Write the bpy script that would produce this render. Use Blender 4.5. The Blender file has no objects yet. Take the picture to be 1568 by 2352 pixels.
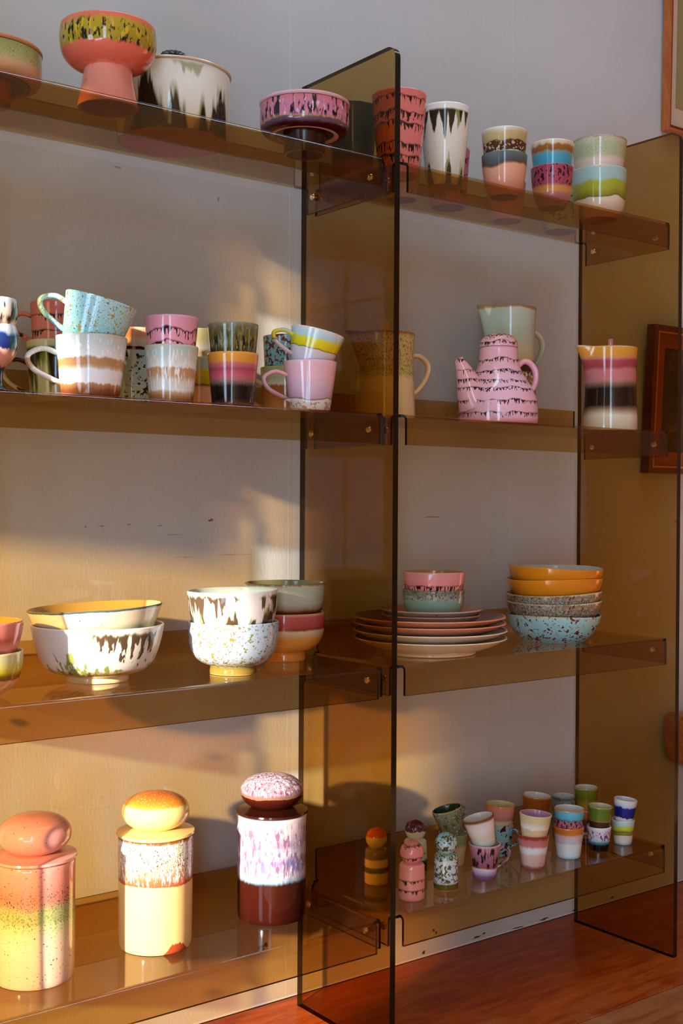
import bpy, bmesh, math, random
from mathutils import Vector, Matrix

# ------------------------------------------------------------------ camera
scene = bpy.context.scene
col = scene.collection
R = math.radians
YAW, PITCH, ROLL, FPX = 37.165, -0.436, 0.320, 2763.8
cam_d = bpy.data.cameras.new('camera')
cam = bpy.data.objects.new('camera', cam_d); col.objects.link(cam)
cam_d.sensor_fit = 'VERTICAL'; cam_d.sensor_height = 36.0; cam_d.sensor_width = 24.0
cam_d.lens = 36.0 * FPX / 2352.0
cam_d.clip_start = 0.05
fw = Vector((math.sin(R(YAW))*math.cos(R(PITCH)), math.cos(R(YAW))*math.cos(R(PITCH)), math.sin(R(PITCH))))
rt = Vector((math.cos(R(YAW)), -math.sin(R(YAW)), 0)); up = rt.cross(fw)
cr, sr = math.cos(R(ROLL)), math.sin(R(ROLL))
rt2 = rt*cr + up*sr; up2 = up*cr - rt*sr
M = Matrix((rt2, up2, -fw)).transposed().to_4x4()
M.translation = Vector((-1.2842, -1.5527, 0.9333))
cam.matrix_world = M
scene.camera = cam

# ------------------------------------------------------------------ world, sun, exposure
scene.view_settings.view_transform = 'Standard'
scene.view_settings.look = 'None'
scene.view_settings.gamma = 1.0
scene.view_settings.use_curve_mapping = False
scene.view_settings.exposure = 0.35
scene.cycles.adaptive_threshold = 0.03
scene.cycles.use_light_tree = False
scene.cycles.transparent_max_bounces = 24
scene.cycles.max_bounces = 7
scene.cycles.diffuse_bounces = 3
scene.cycles.glossy_bounces = 3

scene.cycles.caustics_reflective = False
scene.cycles.caustics_refractive = False
scene.cycles.sample_clamp_indirect = 6.0

world = bpy.data.worlds.new('sky'); scene.world = world
world.use_nodes = True
bg = world.node_tree.nodes['Background']
bg.inputs['Color'].default_value = (0.56, 0.81, 1.08, 1)
bg.inputs['Strength'].default_value = 8.0

SUN_DIR = Vector((0.912, 0.41, -0.25)).normalized()
sd = bpy.data.lights.new('sun', 'SUN'); sd.energy = 10.5; sd.angle = R(1.5); sd.color = (1.0, 0.885, 0.72)
sun = bpy.data.objects.new('sun', sd); col.objects.link(sun)
sun.location = (-4, -2, 4)
sun.rotation_euler = SUN_DIR.to_track_quat('-Z', 'Y').to_euler()

def portal(name, loc, target_dir, sx, sy):
    l = bpy.data.lights.new(name, 'AREA'); l.shape = 'RECTANGLE'; l.size = sx; l.size_y = sy
    l.energy = 1.0
    l.cycles.is_portal = True
    o = bpy.data.objects.new(name, l); col.objects.link(o)
    o.location = loc; o.rotation_euler = Vector(target_dir).to_track_quat('-Z', 'Y').to_euler() if abs(target_dir[2]) > 0.5 else Vector(target_dir).to_track_quat('-Z', 'Z').to_euler()
    return o

# ------------------------------------------------------------------ node helpers
def lin(c):
    def f(v):
        v /= 255.0
        return v/12.92 if v <= 0.04045 else ((v+0.055)/1.055)**2.4
    return (f(c[0]), f(c[1]), f(c[2]), 1.0)

class NT:
    def __init__(s, name):
        s.m = bpy.data.materials.new(name); s.m.use_nodes = True
        s.t = s.m.node_tree; s.t.nodes.clear()
        s.out = s.t.nodes.new('ShaderNodeOutputMaterial')
    def n(s, kind, **kw):
        nd = s.t.nodes.new(kind)
        for k, v in kw.items(): setattr(nd, k, v)
        return nd
    def put(s, sock, v):
        if v is None: return
        if isinstance(v, bpy.types.NodeSocket): s.t.links.new(v, sock)
        else: sock.default_value = v
    def math(s, op, a, b=None, c=None, clamp=False):
        nd = s.n('ShaderNodeMath', operation=op, use_clamp=clamp)
        for i, v in enumerate((a, b, c)): s.put(nd.inputs[i], v)
        return nd.outputs[0]
    def vmul(s, v, k):
        nd = s.n('ShaderNodeVectorMath', operation='MULTIPLY'); s.put(nd.inputs[0], v); nd.inputs[1].default_value = k
        return nd.outputs[0]
    def vadd(s, v, k):
        nd = s.n('ShaderNodeVectorMath', operation='ADD'); s.put(nd.inputs[0], v); s.put(nd.inputs[1], k)
        return nd.outputs[0]
    def noise(s, v, scale, detail=2.0, rough=0.5, dist=0.0):
        nd = s.n('ShaderNodeTexNoise'); s.put(nd.inputs['Vector'], v)
        nd.inputs['Scale'].default_value = scale; nd.inputs['Detail'].default_value = detail
        nd.inputs['Roughness'].default_value = rough; nd.inputs['Distortion'].default_value = dist
        return nd.outputs['Fac']
    def smooth(s, v, a, b):
        nd = s.n('ShaderNodeMapRange', interpolation_type='SMOOTHSTEP')
        s.put(nd.inputs['Value'], v)
        s.put(nd.inputs['From Min'], a); s.put(nd.inputs['From Max'], b)
        return nd.outputs['Result']
    def mix(s, f, a, b, blend='MIX'):
        nd = s.n('ShaderNodeMix', data_type='RGBA', blend_type=blend, clamp_factor=True)
        s.put(nd.inputs[0], f); s.put(nd.inputs[6], a); s.put(nd.inputs[7], b)
        return nd.outputs[2]
    def ramp(s, f, stops):
        nd = s.n('ShaderNodeValToRGB'); s.put(nd.inputs[0], f)
        e = nd.color_ramp.elements
        e[0].position = stops[0][0]; e[0].color = stops[0][1]
        e[1].position = stops[-1][0]; e[1].color = stops[-1][1]
        for p, c in stops[1:-1]:
            x = e.new(p); x.color = c
        return nd.outputs[0]
    def principled(s, color, rough=0.4, spec=0.5, metal=0.0, coat=0.0, normal=None):
        p = s.n('ShaderNodeBsdfPrincipled')
        s.put(p.inputs['Base Color'], color); s.put(p.inputs['Roughness'], rough)
        p.inputs['Specular IOR Level'].default_value = spec
        p.inputs['Metallic'].default_value = metal
        p.inputs['Coat Weight'].default_value = coat; p.inputs['Coat Roughness'].default_value = 0.05
        if normal is not None: s.put(p.inputs['Normal'], normal)
        s.t.links.new(p.outputs[0], s.out.inputs[0])
        return s.m
    def bump(s, h, strength, dist=0.001):
        b = s.n('ShaderNodeBump'); b.inputs['Strength'].default_value = strength; b.inputs['Distance'].default_value = dist
        s.put(b.inputs['Height'], h)
        return b.outputs[0]
    def obj(s): return s.n('ShaderNodeTexCoord').outputs['Object']

_plain = {}
def plain(c, rough=0.16, spec=0.5, metal=0.0, nm='glaze_plain'):
    k = (tuple(c), rough, metal)
    if k not in _plain:
        t = NT('%s_%d_%d_%d' % (nm, *c)); _plain[k] = t.principled(lin(c), rough, spec, metal)
    return _plain[k]

_gc = [0]
def glaze(h, stops, wob=(0.0, 40), drip=(0.0, 160), grain=0.0, spots=(), lines=None, rough=0.085, z0=0.0):
    """ceramic glaze: bands by height with running edges, flecks and drip lines."""
    _gc[0] += 1
    t = NT('glaze_%02d' % _gc[0]); P = t.obj()
    off = (_gc[0]*0.37, _gc[0]*0.71, _gc[0]*0.13)
    Q = t.vadd(P, off)
    sep = t.n('ShaderNodeSeparateXYZ'); t.put(sep.inputs[0], P); z = sep.outputs[2]
    S = t.vmul(Q, (1, 1, 0.10))
    zz = z
    if z0: zz = t.math('SUBTRACT', zz, z0)
    if wob[0]:
        n = t.noise(t.vmul(Q, (1, 1, 0.4)), wob[1], 1.0); zz = t.math('ADD', zz, t.math('MULTIPLY', t.math('SUBTRACT', n, 0.5), 3*wob[0]))
    if drip[0]:
        n = t.noise(S, drip[1], 2.0, 0.6); zz = t.math('ADD', zz, t.math('MULTIPLY', t.math('SUBTRACT', n, 0.5), 3*drip[0]))
    if grain:
        n = t.noise(Q, 900, 1.0); zz = t.math('ADD', zz, t.math('MULTIPLY', t.math('SUBTRACT', n, 0.5), 3*grain))
    f = t.math('DIVIDE', zz, h)
    c = t.ramp(f, [(p, lin(k)) for p, k in stops])
    fn = t.math('DIVIDE', z if not z0 else t.math('SUBTRACT', z, z0), h)
    for sp in spots:
        st = sp.get('st', 1.0)
        v = t.vadd(t.vmul(Q, (1, 1, st)) if st != 1 else Q, (sp.get('o', 0.0)*3.1, 0.7, sp.get('o', 0.0)))
        n = t.noise(v, sp['s'], sp.get('d', 1.5), 0.55, sp.get('dist', 0.0))
        m = t.smooth(n, sp['t'], sp['t']+sp.get('w', 0.04))
        if 'zr' in sp:
            lo, hi = sp['zr']; so = sp.get('so', 0.06)
            fz = fn
            if sp.get('zn'):
                n2 = t.noise(S, sp.get('zs', 120), 2.0); fz = t.math('ADD', fn, t.math('MULTIPLY', t.math('SUBTRACT', n2, 0.5), sp['zn']))
            if lo > 0: m = t.math('MULTIPLY', m, t.smooth(fz, lo-so, lo+so))
            if hi < 1: m = t.math('MULTIPLY', m, t.math('SUBTRACT', 1.0, t.smooth(fz, hi-so, hi+so)))
        if sp.get('a', 1.0) != 1.0: m = t.math('MULTIPLY', m, sp['a'])
        c = t.mix(m, c, lin(sp['c']))
    for ln in ([lines] if isinstance(lines, dict) else (lines or [])):
        o = ln.get('o', 0.0)
        Q2 = t.vadd(Q, (o*1.3, o*0.7, 0)) if o else Q
        F1 = t.vmul(Q2, (1, 1, ln.get('sz', 0.12)))
        n1 = t.math('SUBTRACT', t.noise(F1, ln.get('ws', 45), 2.0), 0.5)
        nw = t.math('MULTIPLY', n1, ln.get('amp', 0.006)*2)
        st = t.smooth(t.noise(F1, ln.get('ds', 190), 2.0), ln.get('d0', 0.38), ln.get('d1', 0.66))
        if 'lw' in ln: st = t.math('MULTIPLY', st, t.smooth(t.noise(t.vmul(Q2, (1, 1, 0)), ln['lw'], 1.0), ln.get('l0', 0.40), ln.get('l1', 0.62)))
        if 'pk' in ln:      # hand placed tongues of glaze: (angle from the front, half width, length)
            sp2 = t.n('ShaderNodeSeparateXYZ'); t.put(sp2.inputs[0], P)
            ca = t.math('ADD', t.math('MULTIPLY', sp2.outputs[0], -0.6), t.math('MULTIPLY', sp2.outputs[1], -0.8))
            sa = t.math('ADD', t.math('MULTIPLY', sp2.outputs[0], 0.8), t.math('MULTIPLY', sp2.outputs[1], -0.6))
            ang = t.math('ADD', t.math('ARCTAN2', sa, ca), t.math('MULTIPLY', n1, 0.25))
            env = None
            for (a0, w0, h0) in ln['pk']:
                d0 = t.math('DIVIDE', t.math('SUBTRACT', ang, a0), w0)
                g0 = t.math('MULTIPLY', t.math('POWER', 2.718, t.math('MULTIPLY', t.math('MULTIPLY', d0, d0), -1.0)), h0)
                env = g0 if env is None else t.math('MAXIMUM', env, g0)
            st = t.math('MULTIPLY', env, t.math('ADD', t.math('MULTIPLY', st, ln.get('pv', 0.6)), 1.0-ln.get('pv', 0.6)*0.6))
            st = t.math('SUBTRACT', st, ln.get('cut', 0.004))
        else:
            st = t.math('ADD', t.math('MULTIPLY', st, ln.get('len', 0.010)), ln.get('base', 0.0))
        sf = ln.get('soft', 0.0010)
        mm = None
        for zi in ln['z']:
            tt = t.math('SUBTRACT', t.math('ADD', nw, zi), z) if not ln.get('up') else t.math('SUBTRACT', z, t.math('ADD', nw, zi))
            m = t.math('MULTIPLY', t.smooth(tt, -ln.get('us', 0.0018), 0.0008), t.smooth(t.math('SUBTRACT', st, tt), 0.0, sf))
            mm = m if mm is None else t.math('MAXIMUM', mm, m)
        if 'gs' in ln: mm = t.math('MULTIPLY', mm, t.smooth(t.noise(Q2, ln['gs'], 1.0), ln.get('g0', 0.30), ln.get('g1', 0.42)))
        if 'a' in ln: mm = t.math('MULTIPLY', mm, ln['a'])
        c = t.mix(mm, c, lin(ln['c']))
    hgt = t.noise(Q, 60, 2.0)
    return t.principled(c, rough, 0.5, 0.0, 0.0, t.bump(hgt, 0.06, 0.002))

# ------------------------------------------------------------------ mesh helpers
SEG = 64
def chaikin(pts, it=2):
    for _ in range(it):
        q = [pts[0]]
        for a, b in zip(pts[:-1], pts[1:]):
            q.append((a[0]*.75+b[0]*.25, a[1]*.75+b[1]*.25)); q.append((a[0]*.25+b[0]*.75, a[1]*.25+b[1]*.75))
        q.append(pts[-1]); pts = q
    return pts

def finish(me, ang=40):
    for p in me.polygons: p.use_smooth = True
    me.set_sharp_from_angle(angle=R(ang))
    return me

def lathe(name, rings, mats, seg=SEG, warp=None, ang=40):
    """rings: list of (r, z, material index for the band that starts here)"""
    V, F, MI = [], [], []
    idx = []
    for r, z, m in rings:
        if r < 1e-6:
            idx.append([len(V)]); V.append((0, 0, z))
        else:
            row = []
            for i in range(seg):
                a = 2*math.pi*i/seg
                p = (r*math.cos(a), r*math.sin(a), z)
                if warp: p = warp(a, r, z)
                row.append(len(V)); V.append(p)
            idx.append(row)
    for k in range(len(idx)-1):
        A, B, m = idx[k], idx[k+1], rings[k][2]
        for i in range(seg):
            j = (i+1) % seg
            if len(A) == 1 and len(B) == 1: break
            if len(A) == 1: F.append((A[0], B[j], B[i]))
            elif len(B) == 1: F.append((A[i], A[j], B[0]))
            else: F.append((A[i], A[j], B[j], B[i]))
            MI.append(m)
    me = bpy.data.meshes.new(name); me.from_pydata(V, [], F)
    for m in mats: me.materials.append(m)
    for p, m in zip(me.polygons, MI): p.material_index = m
    bm = bmesh.new(); bm.from_mesh(me); bmesh.ops.recalc_face_normals(bm, faces=bm.faces); bm.to_mesh(me); bm.free()
    return finish(me, ang)

def vessel_rings(outer, wall=0.0035, floor=0.005, smooth=2, recess=0.0015, lip=None):
    """hollow pot: outer = [(r, z), ...] from the foot up to the rim"""
    rb = outer[0][0]; rr, h = outer[-1]
    o = chaikin(outer[:-1] + [(rr, h-0.4*wall)], smooth)
    rings = [(0, recess, 2), (rb*0.80, recess, 2), (rb*0.84, 0.0, 2), (rb*0.97, 0.0, 0)]
    rings += [(r, z if i else 0.0006, 0) for i, (r, z) in enumerate(o)]
    rings += [(rr-0.25*wall, h, 0), (rr-0.75*wall, h, 1), (rr-wall, h-0.4*wall, 1)]
    inn = [(max(r-wall, 0.002), z) for r, z in reversed(o) if z > floor+0.001 and z < h-0.45*wall]
    rings += [(r, z, 1) for r, z in inn]
    rings += [(inn[-1][0]*0.93, floor+0.0004, 1), (inn[-1][0]*0.8, floor, 1), (0, floor, 1)]
    return rings

def solid_rings(prof, smooth=2, m=0):
    o = chaikin(prof, smooth)
    return [(r, z, m) for r, z in o]

def catmull(pts, n=7):
    P = [pts[0]] + list(pts) + [pts[-1]]; out = []
    for i in range(1, len(P)-2):
        p0, p1, p2, p3 = map(Vector, (P[i-1], P[i], P[i+1], P[i+2]))
        for k in range(n):
            u = k/n
            out.append(0.5*((2*p1)+(-p0+p2)*u+(2*p0-5*p1+4*p2-p3)*u*u+(-p0+3*p1-3*p2+p3)*u**3))
    out.append(Vector(pts[-1])); return out

def tube(name, path, az, w, th, mats, n=7, ns=14, taper=None):
    """handle/spout: path [(radial distance, z)], swept in the vertical plane at azimuth az (rad)"""
    C3 = catmull([(d, 0, z) for d, z in path], n)
    V, F = [], []
    L = len(C3)
    for i, c in enumerate(C3):
        t = (C3[min(i+1, L-1)]-C3[max(i-1, 0)]).normalized()
        side = Vector((0, 1, 0)); nrm = t.cross(side).normalized()
        k = i/(L-1)
        ww, tt = (w, th) if taper is None else taper(k)
        for j in range(ns):
            a = 2*math.pi*j/ns
            p = c + side*(math.cos(a)*ww/2) + nrm*(math.sin(a)*tt/2)
            V.append((p.x*math.cos(az)-p.y*math.sin(az), p.x*math.sin(az)+p.y*math.cos(az), p.z))
    for i in range(L-1):
        for j in range(ns):
            k = (j+1) % ns
            F.append((i*ns+j, i*ns+k, (i+1)*ns+k, (i+1)*ns+j))
    F.append(tuple(range(ns-1, -1, -1))); F.append(tuple((L-1)*ns+j for j in range(ns)))
    me = bpy.data.meshes.new(name); me.from_pydata(V, [], F)
    for m in mats: me.materials.append(m)
    bm = bmesh.new(); bm.from_mesh(me); bmesh.ops.recalc_face_normals(bm, faces=bm.faces); bm.to_mesh(me); bm.free()
    return finish(me, 50)

def box_mesh(name, lo, hi, mat, bevel=0.0, seg=2):
    bm = bmesh.new()
    bmesh.ops.create_cube(bm, size=1.0)
    for v in bm.verts:
        v.co = Vector(((lo[0]+hi[0])/2+v.co.x*(hi[0]-lo[0]), (lo[1]+hi[1])/2+v.co.y*(hi[1]-lo[1]), (lo[2]+hi[2])/2+v.co.z*(hi[2]-lo[2])))
    if bevel: bmesh.ops.bevel(bm, geom=list(bm.edges), offset=bevel, segments=seg, affect='EDGES', profile=0.6)
    me = bpy.data.meshes.new(name); bm.to_mesh(me); bm.free(); me.materials.append(mat)
    return finish(me, 35) if bevel else me

def prism_mesh(name, pts, axis, a, b, mats, cap=0):
    """polygon pts extruded along an axis ('x','y','z') from a to b"""
    def P(u, v, w): return {'x': (w, u, v), 'y': (u, w, v), 'z': (u, v, w)}[axis]
    n = len(pts)
    V = [P(u, v, a) for u, v in pts] + [P(u, v, b) for u, v in pts]
    F = [tuple(range(n)), tuple(range(n, 2*n))] + [(i, (i+1) % n, n+(i+1) % n, n+i) for i in range(n)]
    me = bpy.data.meshes.new(name); me.from_pydata(V, [], F)
    for m in mats: me.materials.append(m)
    for i, p in enumerate(me.polygons): p.material_index = 0 if i < 2 else cap
    bm = bmesh.new(); bm.from_mesh(me); bmesh.ops.recalc_face_normals(bm, faces=bm.faces); bm.to_mesh(me); bm.free()
    return me

def link(name, me, parent=None, loc=(0, 0, 0)):
    o = bpy.data.objects.new(name, me); col.objects.link(o)
    o.location = loc
    if parent: o.parent = parent
    return o
def tag(o, label, cat, group=None):
    o['label'] = label; o['category'] = cat
    if group: o['group'] = group
    return o
def empty(name, loc=(0, 0, 0)):
    o = bpy.data.objects.new(name, None); col.objects.link(o); o.location = loc; o.empty_display_size = 0.05
    return o
def struct(name, me, parent=None, loc=(0, 0, 0)):
    o = link(name, me, parent, loc)
    if parent is None: o['kind'] = 'structure'
    return o

# ------------------------------------------------------------------ materials of the room
def wall_mat(name, base, seam=False):
    t = NT(name); P = t.obj()
    n1 = t.noise(P, 2.3, 3.0); n2 = t.noise(P, 60, 4.0)
    c = t.mix(t.smooth(n1, 0.35, 0.7), lin(base), lin((base[0]-8, base[1]-9, base[2]-7)))
    c = t.mix(t.math('MULTIPLY', t.smooth(n2, 0.66, 0.75), 0.04), c, lin((120, 112, 104)))
    h = t.math('ADD', t.math('MULTIPLY', t.noise(t.vmul(P, (1, 1, 0.35)), 230, 4.0, 0.6), 1.0), t.math('MULTIPLY', t.noise(P, 35, 2.0), 1.0))
    return t.principled(c, 0.62, 0.35, 0, 0, t.bump(h, 0.35, 0.0012))
M_WALL = wall_mat('wall_paint', (204, 202, 199))
M_SEAM = plain((222, 220, 220), 0.7, 0.2, nm='seam_paint')
M_ROOM = plain((206, 196, 184), 0.8, 0.2, nm='room_paint')
M_WARM = plain((230, 172, 128), 0.8, 0.2, nm='room_paint_warm')
M_TRIM = plain((228, 226, 220), 0.5, 0.4, nm='trim_paint')

def floor_mat(name, a, b, worn):
    t = NT(name); P = t.obj()
    g = t.noise(t.vmul(P, (1.2, 9, 1)), 6, 6.0, 0.62, 0.6)
    fine = t.noise(t.vmul(P, (3, 60, 1)), 10, 4.0, 0.6)
    c = t.mix(t.smooth(g, 0.32, 0.68), lin(a), lin(b))
    c = t.mix(t.math('MULTIPLY', t.smooth(fine, 0.45, 0.75), 0.45), c, lin((a[0]*0.55, a[1]*0.5, a[2]*0.5)))
    wn = t.noise(P, 7, 5.0, 0.65)
    c = t.mix(t.math('MULTIPLY', t.smooth(wn, 0.50, 0.68), 0.55), c, lin(worn))
    scr = t.noise(t.vmul(P, (40, 6, 1)), 9, 3.0, 0.7, 2.0)
    c = t.mix(t.math('MULTIPLY', t.smooth(scr, 0.66, 0.71), 0.45), c, lin((205, 160, 120)))
    speck = t.noise(P, 220, 1.0)
    c = t.mix(t.smooth(speck, 0.745, 0.775), c, lin((225, 190, 150)))
    r = t.n('ShaderNodeMapRange'); t.put(r.inputs[0], wn); r.inputs[3].default_value = 0.22; r.inputs[4].default_value = 0.5
    return t.principled(c, r.outputs[0], 0.3, 0, 0, t.bump(t.math('ADD', g, fine), 0.12, 0.001))
M_FLOOR_A = floor_mat('floor_wood_red', (150, 46, 8), (190, 82, 20), (178, 98, 48))
M_FLOOR_C = floor_mat('floor_wood_mid', (150, 80, 38), (178, 106, 58), (190, 132, 88))
M_FLOOR_B = floor_mat('floor_wood_worn', (200, 132, 76), (220, 156, 98), (214, 164, 116))

# ------------------------------------------------------------------ the room
YW, XL, XR, YF, ZC = 0.307, -2.5, 3.2, -3.6, 2.95
wall = struct('wall_back', box_mesh('wall_back', (XL, YW+0.0011, 0), (XR, YW+0.15, ZC), M_SEAM))
sx = -0.585*4 + 0.0
k = 0
while sx < XR:                         # papered strips with fine seams
    a, b = max(sx, XL)+0.0006, min(sx+0.585, XR)-0.0006
    if b-a > 0.02:
        s = link('wall_strip', box_mesh('wall_strip', (a, YW+0.0008, 0.004), (b, YW+0.0011, ZC), M_WALL), wall)
    sx += 0.585; k += 1

floor = struct('floor', box_mesh('floor', (XL, YF, -0.06), (XR, YW+0.15, -0.004), plain((40, 20, 12), 0.8, nm='floor_gap')))
yy = YW - 0.001; i = 0
widths = [0.40, 0.27, 0.27, 0.27, 0.27, 0.27, 0.27, 0.27, 0.27, 0.27, 0.27, 0.27, 0.27, 0.27, 0.27]
while yy > YF+0.02 and i < len(widths):
    w = min(widths[i], yy-YF)
    link('floorboard', box_mesh('floorboard', (XL+0.002, yy-w+0.0012, -0.004), (XR-0.002, yy-0.0012, 0.0), M_FLOOR_A if i == 0 else (M_FLOOR_C if i == 1 else M_FLOOR_B), 0.0009, 1), floor)
    yy -= w; i += 1
# wear at the foot of the wall: chips where the paint came off
M_CHIP = plain((84, 62, 46), 0.8, 0.2, nm='bare_plaster')
rnd = random.Random(4)
def chip(x, z, w, h, c=None):
    n = 15; pts = []
    for q in range(n):
        a = 2*math.pi*q/n; k = 0.35+0.75*rnd.random()
        pts.append((x+w/2*math.cos(a)*k, z+h/2*math.sin(a)*k))
    link('paint_chip', prism_mesh('paint_chip', pts, 'y', YW+0.0003, YW+0.0008, [c or M_CHIP]), wall)
for (x, z, w, h) in [(0.372, 0.050, 0.008, 0.010), (0.378, 0.044, 0.005, 0.008), (0.345, 0.010, 0.010, 0.009), (0.495, 0.010, 0.026, 0.007), (0.515, 0.013, 0.014, 0.006), (0.70, 0.006, 0.030, 0.005),
                     (0.80, 0.006, 0.022, 0.006), (0.93, 0.010, 0.020, 0.006), (0.62, 0.004, 0.05, 0.004), (-0.055, 0.107, 0.016, 0.012), (-0.045, 0.111, 0.010, 0.010)]:
    chip(x, z, w, h)
M_RUST = plain((150, 74, 48), 0.8, 0.2, nm='rust_mark'); M_SCUFF = plain((160, 150, 144), 0.8, 0.2, nm='scuff_mark')
for (x, z, w, h, m) in [(-0.167, 0.901, 0.014, 0.006, M_RUST), (-0.242, 0.876, 0.045, 0.0016, M_SCUFF), (-0.33, 0.894, 0.010, 0.004, M_SCUFF),
                        (-0.38, 0.892, 0.018, 0.003, M_SCUFF), (-0.41, 0.891, 0.008, 0.004, M_SCUFF), (-0.27, 0.892, 0.012, 0.003, M_SCUFF),
                        (-0.12, 0.838, 0.10, 0.0014, M_SCUFF), (-0.22, 0.836, 0.06, 0.0014, M_SCUFF), (1.16, 0.892, 0.03, 0.006, M_SCUFF),
                        (0.36, 0.905, 0.05, 0.004, M_SCUFF), (-0.155, 1.478, 0.005, 0.010, M_SCUFF), (-0.29, 1.565, 0.006, 0.008, M_SCUFF), (-0.355, 1.50, 0.016, 0.004, M_SCUFF)]:
    chip(x, z, w, h, m)

def wall_with_holes(name, axis, fixed, th, a0, a1, holes, mat):
    """wall slab (plane perpendicular to axis) with rectangular openings [(lo, hi, z0, z1)]"""
    bm = bmesh.new()
    def add(u0, u1, z0, z1):
        if u1-u0 < 1e-4 or z1-z0 < 1e-4: return
        lo, hi = ((fixed-th, u0, z0), (fixed, u1, z1)) if axis == 'x' else ((u0, fixed-th, z0), (u1, fixed, z1))
        r = bmesh.ops.create_cube(bm, size=1.0)
        for v in r['verts']:
            v.co = Vector([(lo[i]+hi[i])/2+v.co[i]*(hi[i]-lo[i]) for i in range(3)])
    u = a0
    for (lo, hi, z0, z1) in sorted(holes):
        add(u, lo, 0, ZC); add(lo, hi, 0, z0); add(lo, hi, z1, ZC); u = hi
    add(u, a1, 0, ZC)
    me = bpy.data.meshes.new(name); bm.to_mesh(me); bm.free(); me.materials.append(mat)
    return me
LW2 = (-3.45, -2.55, 0.06, 2.65)                    # second opening, nearer the front
LD = (-2.45, -1.12, 0.06, 0.62)                       # unseen low opening, added so the sunlit floor bounces warm light up
LW = (-1.06, -0.44, 0.56, 2.12)                     # opening in the left wall: y0, y1, z0, z1
struct('wall_left', wall_with_holes('wall_left', 'x', XL, 0.12, YF, YW+0.15, [LW2, LD, LW], M_ROOM))
struct('wall_front', wall_with_holes('wall_front', 'y', YF, 0.12, XL, XR, [], M_WARM))
struct('wall_right', box_mesh('wall_right', (XR, YF, 0), (XR+0.12, YW+0.15, ZC), M_WARM))
SKY = (-1.30, 1.20, -0.55, -0.16)                    # unseen roof light, added to cool the upper wall: x0, x1, y0, y1
def slab_with_hole(name, z0, z1, h, mat):
    bm = bmesh.new()
    for lo, hi in (((XL, YF), (XR, h[2])), ((XL, h[3]), (XR, YW+0.15)), ((XL, h[2]), (h[0], h[3])), ((h[1], h[2]), (XR, h[3]))):
        r = bmesh.ops.create_cube(bm, size=1.0)
        for v in r['verts']: v.co = Vector(((lo[0]+hi[0])/2+v.co.x*(hi[0]-lo[0]), (lo[1]+hi[1])/2+v.co.y*(hi[1]-lo[1]), (z0+z1)/2+v.co.z*(z1-z0)))
    me = bpy.data.meshes.new(name); bm.to_mesh(me); bm.free(); me.materials.append(mat)
    return me
struct('ceiling', slab_with_hole('ceiling', ZC, ZC+0.1, SKY, M_ROOM))
rl = empty('added_roof_light'); rl['kind'] = 'structure'  # roof light added for cool fill on the upper wall
for nm, lo, hi in (('sun_block_curb', (SKY[0]-0.04, SKY[2]-0.04, ZC+0.1), (SKY[1]+0.04, SKY[2], ZC+0.4)), ('sun_block_curb', (SKY[0]-0.04, SKY[3], ZC+0.1), (SKY[1]+0.04, SKY[3]+0.04, ZC+0.4)),
                   ('sun_block_curb', (SKY[0]-0.04, SKY[2], ZC+0.1), (SKY[0], SKY[3], ZC+0.4)), ('sun_block_curb', (SKY[1], SKY[2], ZC+0.1), (SKY[1]+0.04, SKY[3], ZC+0.4))):
    link(nm, box_mesh(nm, lo, hi, M_ROOM), rl)  # raised sides added to keep low sun out of the roof light
portal('added_roof_daylight', ((SKY[0]+SKY[1])/2, (SKY[2]+SKY[3])/2, ZC+0.42), (0, 0, -1), SKY[1]-SKY[0], SKY[3]-SKY[2])  # sky light through the added roof light

def window_frame(name, axis, fixed, hole, bars_v, bars_h):
    u0, u1, z0, z1 = hole; t = 0.045
    root = empty(name); root['kind'] = 'structure'
    def bar(nm, a0, a1, b0, b1, d=0.05):
        lo, hi = ((fixed-0.085, a0, b0), (fixed-0.085+d, a1, b1)) if axis == 'x' else ((a0, fixed-0.085, b0), (a1, fixed-0.085+d, b1))
        link(nm, box_mesh(nm, lo, hi, M_TRIM, 0.004, 1), root)
    bar('frame_side', u0, u0+t, z0, z1); bar('frame_side', u1-t, u1, z0, z1)
    bar('frame_rail', u0+t, u1-t, z0, z0+t); bar('frame_rail', u0+t, u1-t, z1-t, z1)
    for b in bars_v: bar('glazing_bar', b-0.011, b+0.011, z0+t, z1-t, 0.03)
    for b in bars_h: bar('glazing_bar', u0+t, u1-t, b-0.011, b+0.011, 0.028)
    return root
w1 = window_frame('window_1', 'x', XL, LW, [], [])
window_frame('window_2', 'x', XL, LW2, [-2.95], [1.98])
window_frame('added_low_opening', 'x', XL, LD, [-1.71], [])  # frame of the low opening added to throw sun on the floor
M_CLOTH = plain((214, 204, 188), 0.9, 0.1, nm='sun_block_linen')
def cloth(name, y0, y1, z0, z1, x, pleat=0.0, horizontal=False, slope=0.0):
    """hanging linen with soft folds, added unseen to shape the sun"""
    ny, nz = 40, 24; V = []; F = []
    for i in range(ny+1):
        for j in range(nz+1):
            u, v = i/ny, j/nz
            d = pleat*(math.sin(v*math.pi*8) if horizontal else math.sin(u*math.pi*10))
            lo = z0 + slope*u
            V.append((x+d, y0+(y1-y0)*u, lo+(z1-lo)*v))
    for i in range(ny):
        for j in range(nz):
            k = i*(nz+1)+j; F.append((k, k+1, k+nz+2, k+nz+1))
    me = bpy.data.meshes.new(name); me.from_pydata(V, [], F); me.materials.append(M_CLOTH)
    o = link(name, finish(me, 60), w1)
    m = o.modifiers.new('thickness', 'SOLIDIFY'); m.thickness = 0.003
cloth('sun_block_blind', -1.08, -0.815, 1.40, 2.16, XL+0.015, 0.006, True)  # unseen blocker, added to keep the sun off the upper pots
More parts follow.
